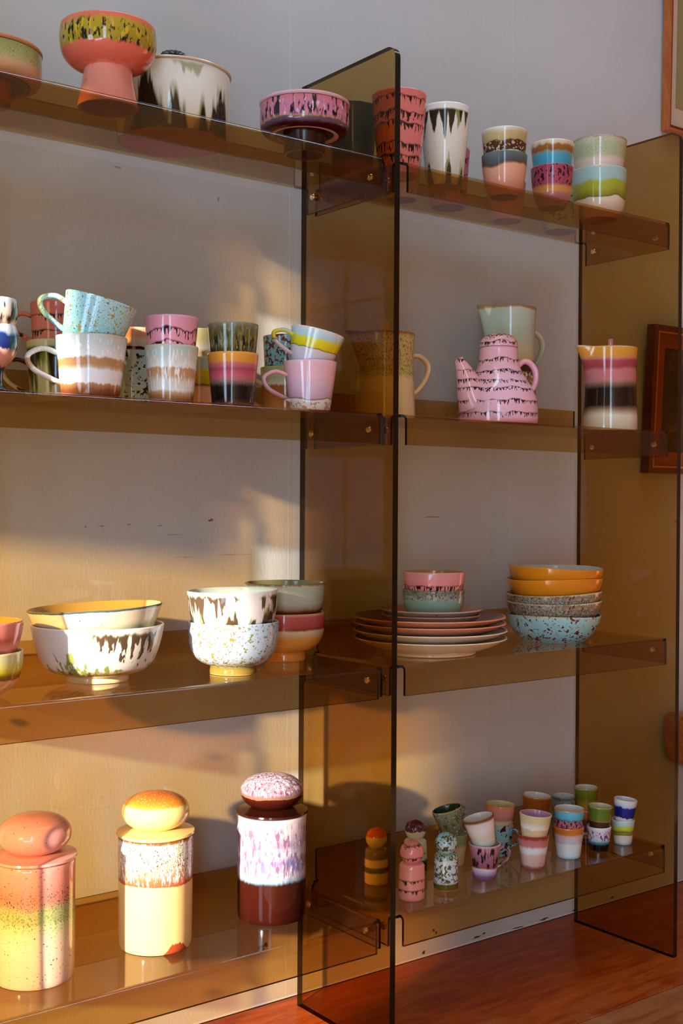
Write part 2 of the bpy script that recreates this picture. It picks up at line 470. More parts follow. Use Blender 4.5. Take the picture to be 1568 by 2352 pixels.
cloth('sun_block_curtain', -0.752, -0.42, 1.46, 2.16, XL+0.025, 0.012, False, -0.12)  # unseen blocker, added to keep the sun off the middle bay wall
for f in (LW, LW2, LD): portal('window_daylight_left', (XL-0.13, (f[0]+f[1])/2, (f[2]+f[3])/2), (1, 0, 0), f[1]-f[0], f[3]-f[2])

# ------------------------------------------------------------------ smoked acrylic shelving unit
def acrylic(name, tint, ior=1.5, rough=0.02):
    t = NT(name)
    tr = t.n('ShaderNodeBsdfTransparent'); tr.inputs[0].default_value = (*tint, 1)
    gl = t.n('ShaderNodeBsdfGlossy'); gl.inputs['Roughness'].default_value = rough; gl.inputs['Color'].default_value = (1, 1, 1, 1)
    fr = t.n('ShaderNodeFresnel'); fr.inputs[0].default_value = ior
    geo = t.n('ShaderNodeNewGeometry')
    f = t.math('MULTIPLY', fr.outputs[0], t.math('SUBTRACT', 1.0, geo.outputs['Backfacing']))
    mx = t.n('ShaderNodeMixShader'); t.put(mx.inputs[0], f)
    t.t.links.new(tr.outputs[0], mx.inputs[1]); t.t.links.new(gl.outputs[0], mx.inputs[2])
    t.t.links.new(mx.outputs[0], t.out.inputs[0])
    return t.m
M_SMOKE = acrylic('smoked_acrylic_panel', (0.745, 0.595, 0.33), 1.28)
M_SHELF = acrylic('smoked_acrylic_shelf', (0.83, 0.68, 0.43), 1.45)
M_CLEAR = acrylic('clear_acrylic', (0.985, 0.98, 0.97), 1.45)
M_EDGE = plain((14, 10, 6), 0.08, 0.6, nm='acrylic_edge')
M_EDGE2 = plain((58, 40, 20), 0.1, 0.6, nm='acrylic_thin_edge')
M_EDGE3 = plain((58, 50, 22), 0.1, 0.6, nm='acrylic_rear_edge')
M_CHROME = plain((225, 215, 200), 0.12, 0.5, 1.0, nm='chrome')

unit = empty('shelving_unit', (0, 0, 0))
tag(unit, 'tall smoked amber acrylic shelving unit standing against the pale wall', 'shelving unit')
PT, PW, PD, PH = 0.0116, 0.7557, 0.269, 1.70
def side_panel(x):
    r = 0.022; pts = [(0, 0), (PD, 0), (PD, PH)]
    for q in range(0, 9):
        a = math.pi/2 + q*math.pi/16
        pts.append((r+r*math.cos(a), PH-r+r*math.sin(a)))
    me = prism_mesh('side_panel', pts, 'x', x, x+PT, [M_SMOKE, M_EDGE, M_EDGE3], 1)
    for q in (2, 3, 4): me.polygons[q].material_index = 2
    return link('side_panel', finish(me, 30), unit)
for x in (-PW, 0.0, PW): side_panel(x)

SH_T, SH_R, LIP, BLIP, SF, SB, SS, SPY = 0.005, 0.010, 0.052, 0.055, 0.005, 0.262, 0.0215, 0.0176
Z1, Z2, Z3, Z4 = 1.5113, 1.0838, 0.6581, 0.2319
def tray_mesh(a, b):
    """bent acrylic tray: front and side lips folded down, back lip folded up; z = 0 is the top face"""
    bm = bmesh.new()
    def strip(outer, inner, P, u0, u1):
        n = len(outer)
        A = [[bm.verts.new(P(p, u)) for p in outer] for u in (u0, u1)]
        B = [[bm.verts.new(P(p, u)) for p in inner] for u in (u0, u1)]
        fs = []
        for i in range(n-1):
            bm.faces.new((A[0][i], A[0][i+1], A[1][i+1], A[1][i])); bm.faces.new((B[0][i], B[1][i], B[1][i+1], B[0][i+1]))
            for k in (0, 1):
                f = bm.faces.new((A[k][i], A[k][i+1], B[k][i+1], B[k][i])); f.material_index = 1
        f = bm.faces.new((A[0][-1], A[1][-1], B[1][-1], B[0][-1])); f.material_index = 2
    arc = [q*math.pi/12 for q in range(7)]
    r0, ri, T = SH_R, SH_R-SH_T, SH_T
    down_o = [(r0-r0*math.sin(q), -r0+r0*math.cos(q)) for q in arc] + [(0, -LIP)]
    down_i = [(r0-ri*math.sin(q), -r0+ri*math.cos(q)) for q in arc] + [(T, -LIP)]
    up_o = [(-r0+r0*math.sin(q), -T+r0-r0*math.cos(q)) for q in arc] + [(0, BLIP)]
    up_i = [(-r0+ri*math.sin(q), -T+r0-ri*math.cos(q)) for q in arc] + [(-T, BLIP)]
    strip(down_o, down_i, lambda p, u: (u, SF+p[0], p[1]), a+SS, b-SS)
    strip(up_o, up_i, lambda p, u: (u, SB+p[0], p[1]), a+SS, b-SS)
    strip(down_o, down_i, lambda p, u: (a+p[0], u, p[1]), SF+SPY, SB-SPY)
    strip(down_o, down_i, lambda p, u: (b-p[0], u, p[1]), SF+SPY, SB-SPY)
    x0, x1, y0, y1 = a+r0, b-r0, SF+r0, SB-r0
    for z in (0, -T): bm.faces.new([bm.verts.new(q) for q in ((x0, y0, z), (x1, y0, z), (x1, y1, z), (x0, y1, z))])
    def edge(p, q):
        f = bm.faces.new([bm.verts.new(v) for v in ((*p, 0), (*q, 0), (*q, -T), (*p, -T))]); f.material_index = 1
    for y in (y0, y1): edge((x0, y), (a+SS, y)); edge((b-SS, y), (x1, y))
    for x in (x0, x1): edge((x, y0), (x, SF+SPY)); edge((x, SB-SPY), (x, y1))
    bmesh.ops.remove_doubles(bm, verts=bm.verts, dist=1e-5)
    bmesh.ops.recalc_face_normals(bm, faces=bm.faces)
    # every sheet must show its outer side: orient by hand
    me = bpy.data.meshes.new('shelf'); bm.to_mesh(me); bm.free()
    for m in (M_SHELF, M_EDGE, M_EDGE2): me.materials.append(m)
    return finish(me, 30)
screw_me = lathe('screw', [(0, -0.0100, 0), (0.0022, -0.0100, 0), (0.0024, -0.0065, 0), (0.0055, -0.0060, 0), (0.0064, -0.0045, 0), (0.0064, -0.0015, 0), (0.0052, 0.0002, 0), (0.0030, 0.0006, 0), (0.0026, -0.0006, 0), (0, -0.0006, 0)], [M_CHROME], 20)
UNITS = [(-PW+PT+0.0015, -0.0015), (PT+0.0015, PW-0.0015)]
for ui, (a, b) in enumerate(UNITS):
    me = tray_mesh(a, b)
    for zi, z in enumerate((Z1, Z2, Z3, Z4)):
        sh = link('shelf', me, unit, (0, 0, z))
        for xs, sgn in ((b-SH_T, -1), (a+SH_T, 1)):
            for y in (0.048, 0.215):
                s = link('screw', screw_me, sh, (xs+sgn*0.0095, y, -0.026))
                s.rotation_euler = (0, sgn*math.pi/2, 0)
    bp = link('back_pane', box_mesh('back_pane', (a+0.012, 0.2725, 0.10), (b-0.012, 0.2755, 1.497), M_CLEAR), unit)

# ------------------------------------------------------------------ ceramics: builders
CLAY = (214, 160, 112); CREAM = (240, 226, 200); WHITE = (244, 240, 234)
AXF = Vector((math.sin(R(YAW)), math.cos(R(YAW)), 0))
VL = math.atan2(0.6, -0.8)          # azimuths: towards the left / right as one faces the shelf from the camera
VR = math.atan2(-0.6, 0.8)
def place(o, x, y, z, tilt=0.0, spin=0.0):
    m = Matrix.Translation((x, y, z+0.0004)) @ Matrix.Rotation(R(tilt), 4, AXF) @ Matrix.Rotation(spin, 4, 'Z')
    o.matrix_world = m
def pot(name, label, cat, pos, outer, mat, inner=CREAM, under=CLAY, wall=0.0032, floor=0.005, tilt=0, spin=0, handle=None, group=None, warp=None, smooth=2, seg=SEG, body='body'):
    """pos = (x, y, z); handle = dict(az, path, w, th)"""
    rings = vessel_rings(outer, wall, floor, smooth)
    me = lathe(name if not handle else body, rings, [mat, plain(inner), plain(under, 0.6)], seg, warp)
    if handle:
        root = empty(name); b = link(body, me, root)
        link('handle', tube('handle', handle['path'], handle['az'], handle.get('w', 0.012), handle.get('th', 0.007), [handle.get('mat', mat)]), root)
    else:
        root = link(name, me)
    place(root, *pos, tilt, spin)
    tag(root, label, cat, group)
    return root
def loop_handle(r, z0, z1, ext, az, w=0.012, th=0.007, sink=0.0018, rb=None):
    """ear handle from height z1 (top) to z0 (bottom) on a wall of radius r"""
    rb = rb if rb is not None else r
    h = z1-z0
    return dict(az=az, w=w, th=th, path=[(r-sink, z1-0.10*h), (r+ext*0.45, z1+0.02*h), (r+ext*0.92, z1-0.14*h), (r+ext, z1-0.36*h), (r+ext*0.74, z1-0.64*h), (rb+ext*0.30, z0+0.12*h), (rb-sink, z0)])
def taper_cup(rb, rt_, h): return [(rb-0.0005, 0), (rb+0.0004, 0.004), (rb+(rt_-rb)*0.5, h*0.5), (rt_, h)]
def dz(z, o): return z + o

# ================================================================== top shelf, left bay
G_TOP = 'pots on the top shelf'
# footed bowls with flat lids
def footed_bowl(label, pos, r, h, foot_h, foot_r, mat, lid_c, foot_c, under_c, ring_c):
    root = empty('footed_bowl')
    b = foot_h
    rings = [(0, b+0.003, 2), (foot_r*1.1, b+0.003, 2), (r*0.66, b+0.003, 3), (r*0.68, b, 3), (r*0.76, b, 2), (r*0.80, b+0.0015, 0)]
    o = chaikin([(r*0.86, b+0.001), (r*0.97, b+0.006), (r, b+0.014), (r, h*0.7), (r*0.995, h-0.006)], 2)
    rings += [(q, z, 0) for q, z in o]
    rings += [(r-0.004, h-0.006, 1)]
    inn = [(q-0.004, z) for q, z in reversed(o) if b+0.008 < z < h-0.008]
    rings += [(q, z, 1) for q, z in inn] + [(inn[-1][0]*0.9, b+0.007, 1), (0, b+0.007, 1)]
    link('body', lathe('body', rings, [mat, plain((150, 90, 70)), plain(under_c, 0.25), plain(ring_c, 0.55)]), root)
    link('foot', lathe('foot', [(0, b+0.002, 0), (0, 0.004, 0), (foot_r*0.80, 0.004, 0), (foot_r*0.86, 0, 1), (foot_r*0.98, 0, 0), (foot_r, 0.002, 0), (foot_r*0.97, b*0.6, 0), (foot_r*1.05, b+0.0028, 0)][1:], [plain(foot_c, 0.2), plain(ring_c, 0.5)]), root)
    L = [(0, h-0.0045, 0), (r*0.93, h-0.0045, 0), (r*0.99, h-0.0048, 0), (r*1.012, h-0.003, 0), (r*1.012, h-0.0005, 0), (r*0.99, h+0.001, 0), (0, h+0.001, 0)]
    link('lid', lathe('lid', L, [plain(lid_c, 0.2)]), root)
    place(root, *pos); tag(root, label, 'bowl', G_TOP)
    return root
footed_bowl('footed cream bowl with green speckled band at the top left edge', (-0.637, 0.165, Z1), 0.0795, 0.078, 0.026, 0.036,
    glaze(0.078, [(0, (222, 170, 130)), (0.55, (226, 186, 146)), (0.66, (190, 186, 120)), (0.85, (164, 168, 104)), (1, (170, 160, 110))], (0.003, 60), (0.002, 200), 0.004,
          [dict(s=420, t=0.60, w=0.05, c=(120, 112, 60), zr=(0.6, 1.1), a=0.7), dict(s=260, t=0.74, w=0.02, c=(90, 60, 40), st=1)]),
    (206, 142, 92), (200, 110, 60), (60, 36, 22), (150, 92, 58))
footed_bowl('purple and pink streaked lidded bowl raised on a small foot beside the middle panel', (-0.122, 0.088, Z1), 0.0745, 0.0846, 0.0316, 0.0347,
    glaze(0.0846, [(0, (60, 8, 10)), (0.42, (64, 10, 14)), (0.46, (98, 74, 96)), (0.51, (112, 84, 108)), (0.53, (190, 150, 30)), (0.55, (206, 130, 150)), (0.75, (208, 128, 150)), (1, (214, 112, 112))], (0.0022, 40), (0.0015, 120), 0,
          [dict(s=110, t=0.53, w=0.06, c=(40, 28, 36), st=0.22, d=4, zr=(0.55, 1.2)), dict(s=170, t=0.58, w=0.05, c=(226, 190, 208), st=0.35, d=3, o=3, zr=(0.55, 0.85)), dict(s=210, t=0.55, w=0.04, c=(30, 22, 36), st=0.3, d=4, o=7, zr=(0.55, 0.78))]),
    (222, 172, 180), (50, 22, 16), (70, 8, 10), (224, 160, 128))

# pedestal bowl
def pedestal_bowl():
    root = empty('pedestal_bowl')
    H, b = 0.118, 0.056
    g = glaze(H, [(0, (236, 150, 128)), (0.45, (238, 150, 130)), (0.50, (224, 106, 84)), (0.66, (228, 112, 90)), (0.68, (168, 150, 40)), (0.90, (186, 160, 44)), (0.95, (228, 118, 84)), (1, (232, 118, 88))], (0.0018, 60), (0.0028, 130), 0.001,
        [dict(s=150, t=0.55, w=0.05, c=(28, 40, 36), st=0.35, d=3, zr=(0.66, 0.92), so=0.03, zn=0.1), dict(s=210, t=0.62, w=0.04, c=(120, 34, 40), st=0.5, d=2, o=5, zr=(0.66, 0.92), so=0.03), dict(s=190, t=0.6, w=0.05, c=(214, 178, 60), st=0.3, o=9, zr=(0.66, 0.92), so=0.03)])
    o = chaikin([(0.034, b), (0.052, b+0.004), (0.066, b+0.017), (0.0705, b+0.034), (0.0705, b+0.050), (0.0690, H-0.0012)], 2)
    rings = [(0.020, b-0.001, 0)] + [(r, z, 0) for r, z in o] + [(0.068, H, 0), (0.0668, H, 1), (0.0658, H-0.0015, 1)]
    rings += [(r-0.0035, z, 1) for r, z in reversed(o) if b+0.010 < z < H-0.002] + [(0.03, b+0.006, 1), (0, b+0.006, 1)]
    rings = [(0, b-0.001, 0)] + rings
    link('bowl', lathe('bowl', rings, [g, plain((226, 120, 96))]), root)
    s = chaikin([(0.0435, 0), (0.0445, 0.004), (0.041, 0.020), (0.0372, 0.040), (0.0350, 0.0585)], 2)
    rings = [(0, 0.040, 1), (0.026, 0.040, 1), (0.034, 0.020, 1), (0.0395, 0.0005, 2), (0.0415, 0, 2)] + [(r, z if i else 0.0004, 0) for i, (r, z) in enumerate(s)]
    link('stem', lathe('stem', rings, [g, plain((150, 40, 22), 0.4), plain((206, 110, 70), 0.5)]), root)
    place(root, -0.487, 0.074, Z1)
    tag(root, 'coral pink pedestal bowl with an olive mottled band below its rim', 'bowl', G_TOP)
pedestal_bowl()

# lidded casserole
def casserole():
    root = empty('casserole_dish')
    H = 0.104
    g = glaze(H, [(0, (236, 228, 206)), (0.5, (240, 234, 218)), (1, (238, 236, 224))], lines=[
        dict(z=[0.0], up=True, pk=[(-0.72, 0.20, 0.062), (-0.30, 0.36, 0.106), (0.14, 0.20, 0.078), (0.30, 0.12, 0.05), (0.68, 0.16, 0.060), (1.12, 0.26, 0.100), (2.0, 0.3, 0.08), (-1.7, 0.4, 0.09)], ds=110, soft=0.030, c=(140, 148, 92), pv=0.35),
        dict(z=[0.0], up=True, pk=[(-0.30, 0.30, 0.092), (0.14, 0.18, 0.064), (0.30, 0.10, 0.04), (0.70, 0.12, 0.044), (1.12, 0.22, 0.086), (2.0, 0.3, 0.07), (-1.7, 0.4, 0.08)], ds=110, soft=0.016, c=(42, 34, 18), pv=0.35),
        dict(z=[0.098], pk=[(0.42, 0.22, 0.030), (-0.5, 0.1, 0.018)], ds=120, soft=0.012, c=(150, 156, 104), us=0.006, a=0.8)])
    link('body', lathe('body', vessel_rings([(0.0870, 0), (0.0890, 0.005), (0.0905, 0.03), (0.0915, 0.07), (0.0918, H)], 0.004, 0.006), [g, plain((230, 222, 200)), plain((216, 138, 84), 0.6)]), root)
    lid = link('lid', lathe('lid', [(0, H+0.0008, 0), (0.086, H+0.0008, 0), (0.0930, H+0.0005, 1), (0.0940, H+0.0022, 1), (0.0932, H+0.0040, 0), (0.080, H+0.0062, 0), (0.04, H+0.010, 0), (0, H+0.011, 0)], [plain((236, 228, 208)), plain((222, 190, 146))]), root)
    def wp(a, r, z): k = 1+0.07*math.cos(14*a)*min(1, r/0.012); return (r*k*math.cos(a), r*k*math.sin(a), z)
    link('knob', lathe('knob', [(0, H+0.010, 0), (0.012, H+0.010, 0), (0.0125, H+0.017, 0), (0.0215, H+0.024, 0), (0.0225, H+0.032, 0), (0.018, H+0.039, 0), (0.008, H+0.0425, 0), (0, H+0.043, 0)], [plain((30, 30, 28), 0.3)], 84, wp), lid)
    place(root, -0.329, 0.163, Z1)
    tag(root, 'white casserole dish with dark green drips, lid and black knob', 'casserole', G_TOP)
casserole()

# ================================================================== top shelf, right bay
pink_bands = dict(c=(34, 24, 24), amp=0.010, len=0.016, ws=32, ds=300, us=0.003, soft=0.002, base=0.0012, d0=0.44, d1=0.70)
def pink(h, zs, base=(228, 128, 126), top=None, **kw):
    d = dict(pink_bands); d.update(kw); d['z'] = zs
    b2 = (min(base[0]+6, 255), base[1]+8, base[2]+10)
    return glaze(h, [(0, base), (0.5, b2), (1, top or base)], lines=d)
def tumbler(label, x, y, mat, inner, rb=0.034, rt_=0.0470, h=0.1432, z=Z1, under=(204, 108, 60)):
    return pot('tumbler', label, 'tumbler', (x, y, z), [(rb-0.001, 0), (rb+0.0005, 0.006), (rb+(rt_-rb)*0.42, h*0.36), (rb+(rt_-rb)*0.85, h*0.75), (rt_, h)], mat, inner, under, 0.0035, 0.007, group='tumblers on the top shelf')
tumbler('dark green tumbler with a tan base, half hidden behind the smoked middle panel', 0.062, 0.195,
    glaze(0.1432, [(0, (196, 158, 106)), (0.27, (190, 150, 100)), (0.31, (70, 88, 78)), (0.6, (60, 84, 84)), (1, (74, 92, 92))], (0.002, 40), (0.001, 200), 0.001), (80, 96, 92), 0.034, 0.0455)
tumbler('pink tumbler with rows of black drips, crossed by the middle panel edge', 0.087, 0.093,
    pink(0.1432, [0.030, 0.050, 0.085, 0.103, 0.130], (228, 126, 122)), (232, 150, 146), 0.0355, 0.0484)
tumbler('white tumbler with dark green drips on the top shelf', 0.199, 0.097,
    glaze(0.1437, [(0, (226, 222, 200)), (0.4, (236, 230, 212)), (1, (240, 238, 232))], lines=[
        dict(z=[0.130], pk=[(-1.2, 0.3, 0.055), (-0.55, 0.18, 0.064), (-0.12, 0.16, 0.060), (0.18, 0.14, 0.056), (0.52, 0.18, 0.044), (0.95, 0.16, 0.036), (2.2, 0.4, 0.05)], ds=170, soft=0.014, us=0.004, amp=0.003, c=(136, 144, 80), pv=0.4),
        dict(z=[0.129], pk=[(-1.2, 0.3, 0.050), (-0.55, 0.16, 0.058), (-0.12, 0.15, 0.052), (0.18, 0.12, 0.050), (0.60, 0.10, 0.030), (0.95, 0.12, 0.028), (2.2, 0.4, 0.045)], ds=170, soft=0.008, us=0.004, amp=0.003, c=(52, 42, 28), pv=0.4),
        dict(z=[0.0], up=True, pk=[(-1.0, 0.26, 0.066), (0.06, 0.24, 0.070), (0.95, 0.24, 0.066), (2.4, 0.4, 0.06)], ds=130, soft=0.026, c=(150, 156, 98), pv=0.4),
        dict(z=[0.0], up=True, pk=[(-1.0, 0.24, 0.058), (0.14, 0.16, 0.052), (1.0, 0.18, 0.054), (2.4, 0.4, 0.05)], ds=130, soft=0.016, c=(66, 52, 28), pv=0.4)]),
    (236, 232, 222), 0.0325, 0.0455, 0.1437)
pot('cup', 'cream cup with dark flecks seen from below, behind the pink drip tumbler', 'cup', (0.196, 0.215, Z1), taper_cup(0.0292, 0.037, 0.08),
    glaze(0.08, [(0, (208, 190, 150)), (1, (214, 200, 164))], spots=[dict(s=130, t=0.66, w=0.02, c=(60, 70, 50))]), CREAM, (120, 62, 40), group='cups at the back of the top shelf')
pot('tumbler', 'pink tumbler with dark drips peeping out behind the white and green tumbler', 'tumbler', (0.306, 0.205, Z1), taper_cup(0.034, 0.042, 0.112),
    pink(0.112, [0.03, 0.06, 0.09], (206, 110, 128)), (210, 130, 136), (120, 50, 36), group='cups at the back of the top shelf')
pot('cup', 'peach cup seen from below, behind the stack with the grey glaze point', 'cup', (0.475, 0.215, Z1), taper_cup(0.0310, 0.040, 0.078),
    glaze(0.078, [(0, (226, 160, 120)), (1, (220, 150, 120))]), CREAM, (170, 90, 54), group='cups at the back of the top shelf')
pot('cup', 'pale green flecked cup seen from below, behind the blue and purple stack', 'cup', (0.633, 0.213, Z1), taper_cup(0.0345, 0.041, 0.078),
    glaze(0.078, [(0, (196, 196, 160)), (1, (190, 192, 150))], spots=[dict(s=120, t=0.60, w=0.02, c=(60, 92, 70))]), CREAM, (140, 82, 48), group='cups at the back of the top shelf')

bulge = lambda k=1.0: [(0.0268*k, 0), (0.0285*k, 0.004), (0.0360*k, 0.018), (0.0388*k, 0.034), (0.0422*k, 0.060), (0.0432*k, 0.0776)]
g8l = glaze(0.0776, [(0, (236, 158, 128)), (0.55, (240, 172, 142)), (0.66, (238, 170, 140)), (0.70, (150, 96, 60)), (0.73, (78, 84, 84)), (0.88, (92, 104, 102)), (1, (112, 118, 112))], (0.010, 22), (0.0012, 160), 0)
g8u = glaze(0.078, [(0, (226, 214, 196)), (0.42, (232, 224, 208)), (0.45, (70, 46, 28)), (0.66, (80, 52, 30)), (0.70, (196, 168, 110)), (0.86, (206, 180, 128)), (0.95, (226, 212, 190)), (1, (236, 228, 214))], (0.0055, 30), (0.001, 120), 0,
            [dict(s=190, t=0.55, w=0.03, c=(206, 176, 138), zr=(0.42, 0.66), so=0.02)])
pot('cup', 'peach cup with grey pointed glaze, lower of its pair on the top shelf', 'cup', (0.334, 0.079, Z1), bulge(), g8l, (220, 210, 196), (110, 46, 28))
pot('cup', 'cream cup with brown pebbled band, nested in the peach cup', 'cup', (0.334, 0.079, Z1+0.0450), bulge(0.995), g8u, WHITE)
g9l = glaze(0.0793, [(0, (176, 104, 132)), (0.18, (186, 120, 146)), (0.28, (200, 128, 116)), (0.34, (226, 160, 80)), (0.44, (220, 150, 90)), (0.52, (176, 76, 96)), (0.95, (172, 72, 92)), (1, (190, 110, 100))], (0.0018, 40), (0.001, 150), 0.001,
            [dict(s=190, t=0.53, w=0.05, c=(50, 28, 38), d=3, st=0.6, zr=(0.5, 1.2), so=0.04)])
g9u = glaze(0.0793, [(0, (120, 180, 200)), (0.42, (70, 160, 186)), (0.64, (84, 168, 192)), (0.70, (150, 140, 110)), (0.73, (150, 92, 40)), (0.84, (164, 104, 48)), (0.89, (216, 196, 160)), (1, (238, 228, 206))], (0.002, 50), (0.0035, 110), 0)
pot('cup', 'purple speckled cup with orange ring, lower of its pair on the top shelf', 'cup', (0.468, 0.082, Z1), bulge(0.972), g9l, (220, 200, 190), (110, 46, 28))
pot('cup', 'cream cup with brown drips over a blue band, nested in the purple speckled cup', 'cup', (0.468, 0.082, Z1+0.0475), bulge(0.967), g9u, WHITE)
m10 = [(0.0365, 0), (0.0390, 0.004), (0.0475, 0.014), (0.0525, 0.036), (0.0545, 0.070), (0.0550, 0.0992)]
m10u = [(0.032, 0), (0.0345, 0.004), (0.0425, 0.014), (0.0470, 0.030), (0.0522, 0.058), (0.0548, 0.0900)]
g10l = glaze(0.0992, [(0, (236, 206, 172)), (0.36, (240, 216, 186)), (0.385, (120, 104, 30)), (0.42, (150, 140, 40)), (0.55, (172, 172, 52)), (0.68, (176, 176, 58)), (0.74, (168, 196, 186)), (0.97, (176, 198, 190)), (1, (206, 196, 170))], (0.006, 24), (0.0008, 150), 0)
g10u = glaze(0.0900, [(0, (230, 204, 186)), (0.50, (232, 208, 190)), (0.60, (190, 194, 152)), (0.80, (188, 192, 152)), (0.95, (206, 200, 168)), (0.98, (180, 120, 100)), (1, (176, 116, 96))], (0.002, 60), (0.0012, 200), 0.0035,
             [dict(s=500, t=0.56, w=0.06, c=(150, 160, 116), zr=(0.55, 1.2), a=0.8)])
AZB = math.atan2(0.14, 0.99)
pot('mug', 'mug with pale blue rim and olive band, under the green speckled mug', 'mug', (0.616, 0.091, Z1), m10, g10l, CREAM, (206, 104, 58), handle=loop_handle(0.0535, 0.018, 0.080, 0.036, AZB, rb=0.045))
pot('mug', 'mug with green speckled upper half, nested on the olive banded mug', 'mug', (0.616, 0.091, Z1+0.0690), m10u, g10u, CREAM, handle=loop_handle(0.0525, 0.037, 0.082, 0.030, math.atan2(0.35, 0.93), rb=0.0490))

# ================================================================== second shelf, left bay (front row)
YF2 = 0.067
gob = [(0.0195, 0), (0.0200, 0.003), (0.0130, 0.010), (0.0125, 0.026), (0.0165, 0.036), (0.0290, 0.048), (0.0345, 0.066), (0.0330, 0.082), (0.0305, 0.0918)]
pot('egg_cup', 'goblet cup with blue drips and dark teal stem at the left edge', 'goblet', (-0.662, YF2, Z2), gob,
    glaze(0.0918, [(0, (18, 40, 50)), (0.36, (24, 60, 72)), (0.40, (210, 140, 116)), (0.58, (226, 160, 136)), (0.62, (220, 190, 190)), (0.64, (30, 46, 110)), (0.82, (32, 60, 130)), (0.88, (190, 206, 222)), (1, (216, 222, 232))], (0.002, 60), (0.004, 130), 0,
          [dict(s=60, t=0.55, w=0.05, c=(28, 96, 108), st=0.2, o=3, zr=(0.6, 0.85))]), (200, 190, 180), wall=0.003, floor=0.040)
pot('egg_cup', 'white cup with black and green drips, nested in the blue dripped goblet', 'goblet', (-0.662, YF2, Z2+0.0742), [(0.017, 0), (0.0185, 0.003), (0.0265, 0.012), (0.0325, 0.026), (0.0335, 0.040), (0.0310, 0.0540)],
    glaze(0.054, [(0, (228, 200, 170)), (0.45, (230, 206, 182)), (0.9, (214, 220, 222)), (1, (226, 230, 234))], spots=[
        dict(s=70, t=0.46, w=0.08, c=(60, 54, 30), st=0.18, d=3, zr=(0.40, 0.86), so=0.08, zn=0.4), dict(s=90, t=0.52, w=0.08, c=(40, 48, 50), st=0.18, d=3, o=4, zr=(0.5, 0.9), so=0.08, zn=0.3)]), (214, 208, 196), wall=0.003)
HL = math.atan2(0.30, -0.95)
g13 = glaze(0.0875, [(0, (112, 58, 30)), (0.10, (140, 80, 44)), (0.19, (186, 134, 90)), (0.215, (240, 236, 234)), (0.42, (238, 236, 236)), (0.455, (206, 184, 154)), (0.50, (190, 144, 98)), (0.60, (184, 136, 92)), (0.635, (238, 238, 236)), (0.82, (206, 218, 214)), (0.96, (196, 204, 196)), (1, (214, 194, 160))], (0.0035, 34), (0.0022, 170), 0.0008,
            [dict(s=330, t=0.60, w=0.05, c=(246, 246, 246), st=0.3, zr=(0.62, 0.92))])
pot('mug', 'tan and white banded mug carrying the tilted pale blue mug', 'mug', (-0.516, YF2, Z2), taper_cup(0.042, 0.0525, 0.0875), g13, (206, 200, 186), handle=loop_handle(0.0495, 0.020, 0.068, 0.040, HL, 0.013, 0.008, rb=0.0445))
g13u = glaze(0.066, [(0, (120, 186, 184)), (0.25, (150, 206, 208)), (1, (172, 218, 222))], spots=[
    dict(s=150, t=0.60, w=0.03, c=(168, 150, 84), d=2), dict(s=330, t=0.62, w=0.03, c=(86, 110, 96), o=3, d=2), dict(s=420, t=0.64, w=0.04, c=(214, 236, 240), o=6)])
pot('mug', 'pale blue mug with ochre flecks, tilted in the tan and white mug', 'mug', (-0.5175, YF2, Z2+0.0778), [(0.0405, 0), (0.0420, 0.004), (0.0470, 0.034), (0.0528, 0.066)], g13u, (170, 200, 200), tilt=15, handle=loop_handle(0.0470, 0.010, 0.052, 0.036, HL, 0.013, 0.008, rb=0.0435))
g15l = glaze(0.085, [(0, (140, 84, 50)), (0.10, (176, 122, 80)), (0.17, (206, 170, 130)), (0.205, (236, 230, 218)), (0.36, (226, 214, 190)), (0.46, (200, 156, 112)), (0.58, (196, 148, 104)), (0.61, (238, 234, 224)), (0.76, (210, 214, 202)), (0.95, (190, 200, 190)), (1, (214, 190, 146))], (0.0018, 40), (0.0035, 210), 0.0008,
             [dict(s=300, t=0.56, w=0.06, c=(244, 242, 236), st=0.12, zr=(0.2, 0.9))])
pot('cup', 'cup with grey, white and tan running bands, carrying the pink cup', 'cup', (-0.383, YF2, Z2), taper_cup(0.033, 0.041, 0.085), g15l, CREAM)
pot('cup', 'pink cup with one wavering row of black drips, nested in the banded cup', 'cup', (-0.383, YF2, Z2+0.0455), taper_cup(0.033, 0.041, 0.0835),
    glaze(0.0835, [(0, (214, 130, 150)), (0.5, (240, 158, 174)), (1, (232, 160, 180))], lines=dict(z=[0.060, 0.040, 0.022], c=(52, 26, 36), amp=0.016, len=0.013, ws=28, ds=320, us=0.003, base=0.001, d0=0.44, d1=0.7)), (230, 160, 150))
g17l = glaze(0.083, [(0, (150, 104, 74)), (0.06, (60, 44, 38)), (0.14, (16, 14, 16)), (0.36, (24, 20, 22)), (0.46, (150, 112, 98)), (0.54, (206, 96, 112)), (0.62, (196, 84, 104)), (0.68, (168, 66, 88)), (0.74, (200, 110, 110)), (0.78, (196, 110, 110)), (0.81, (232, 150, 54)), (1, (238, 166, 70))], (0.0008, 40), (0.0006, 200), 0.004)
pot('cup', 'cup banded orange, pink and black, carrying the dark olive cup', 'cup', (-0.273, YF2, Z2), taper_cup(0.033, 0.0403, 0.083), g17l, CREAM)
g17u = glaze(0.083, [(0, (40, 34, 18)), (0.4, (52, 46, 22)), (0.62, (98, 92, 40)), (0.9, (104, 100, 60)), (1, (150, 140, 124))], spots=[
    dict(s=240, t=0.53, w=0.08, c=(128, 146, 140), st=0.16, d=3, zr=(0.5, 0.95), so=0.1), dict(s=230, t=0.52, w=0.08, c=(36, 28, 14), st=0.16, d=3, o=4, zr=(0.2, 0.8), so=0.12), dict(s=300, t=0.58, w=0.06, c=(140, 126, 40), st=0.2, o=8)])
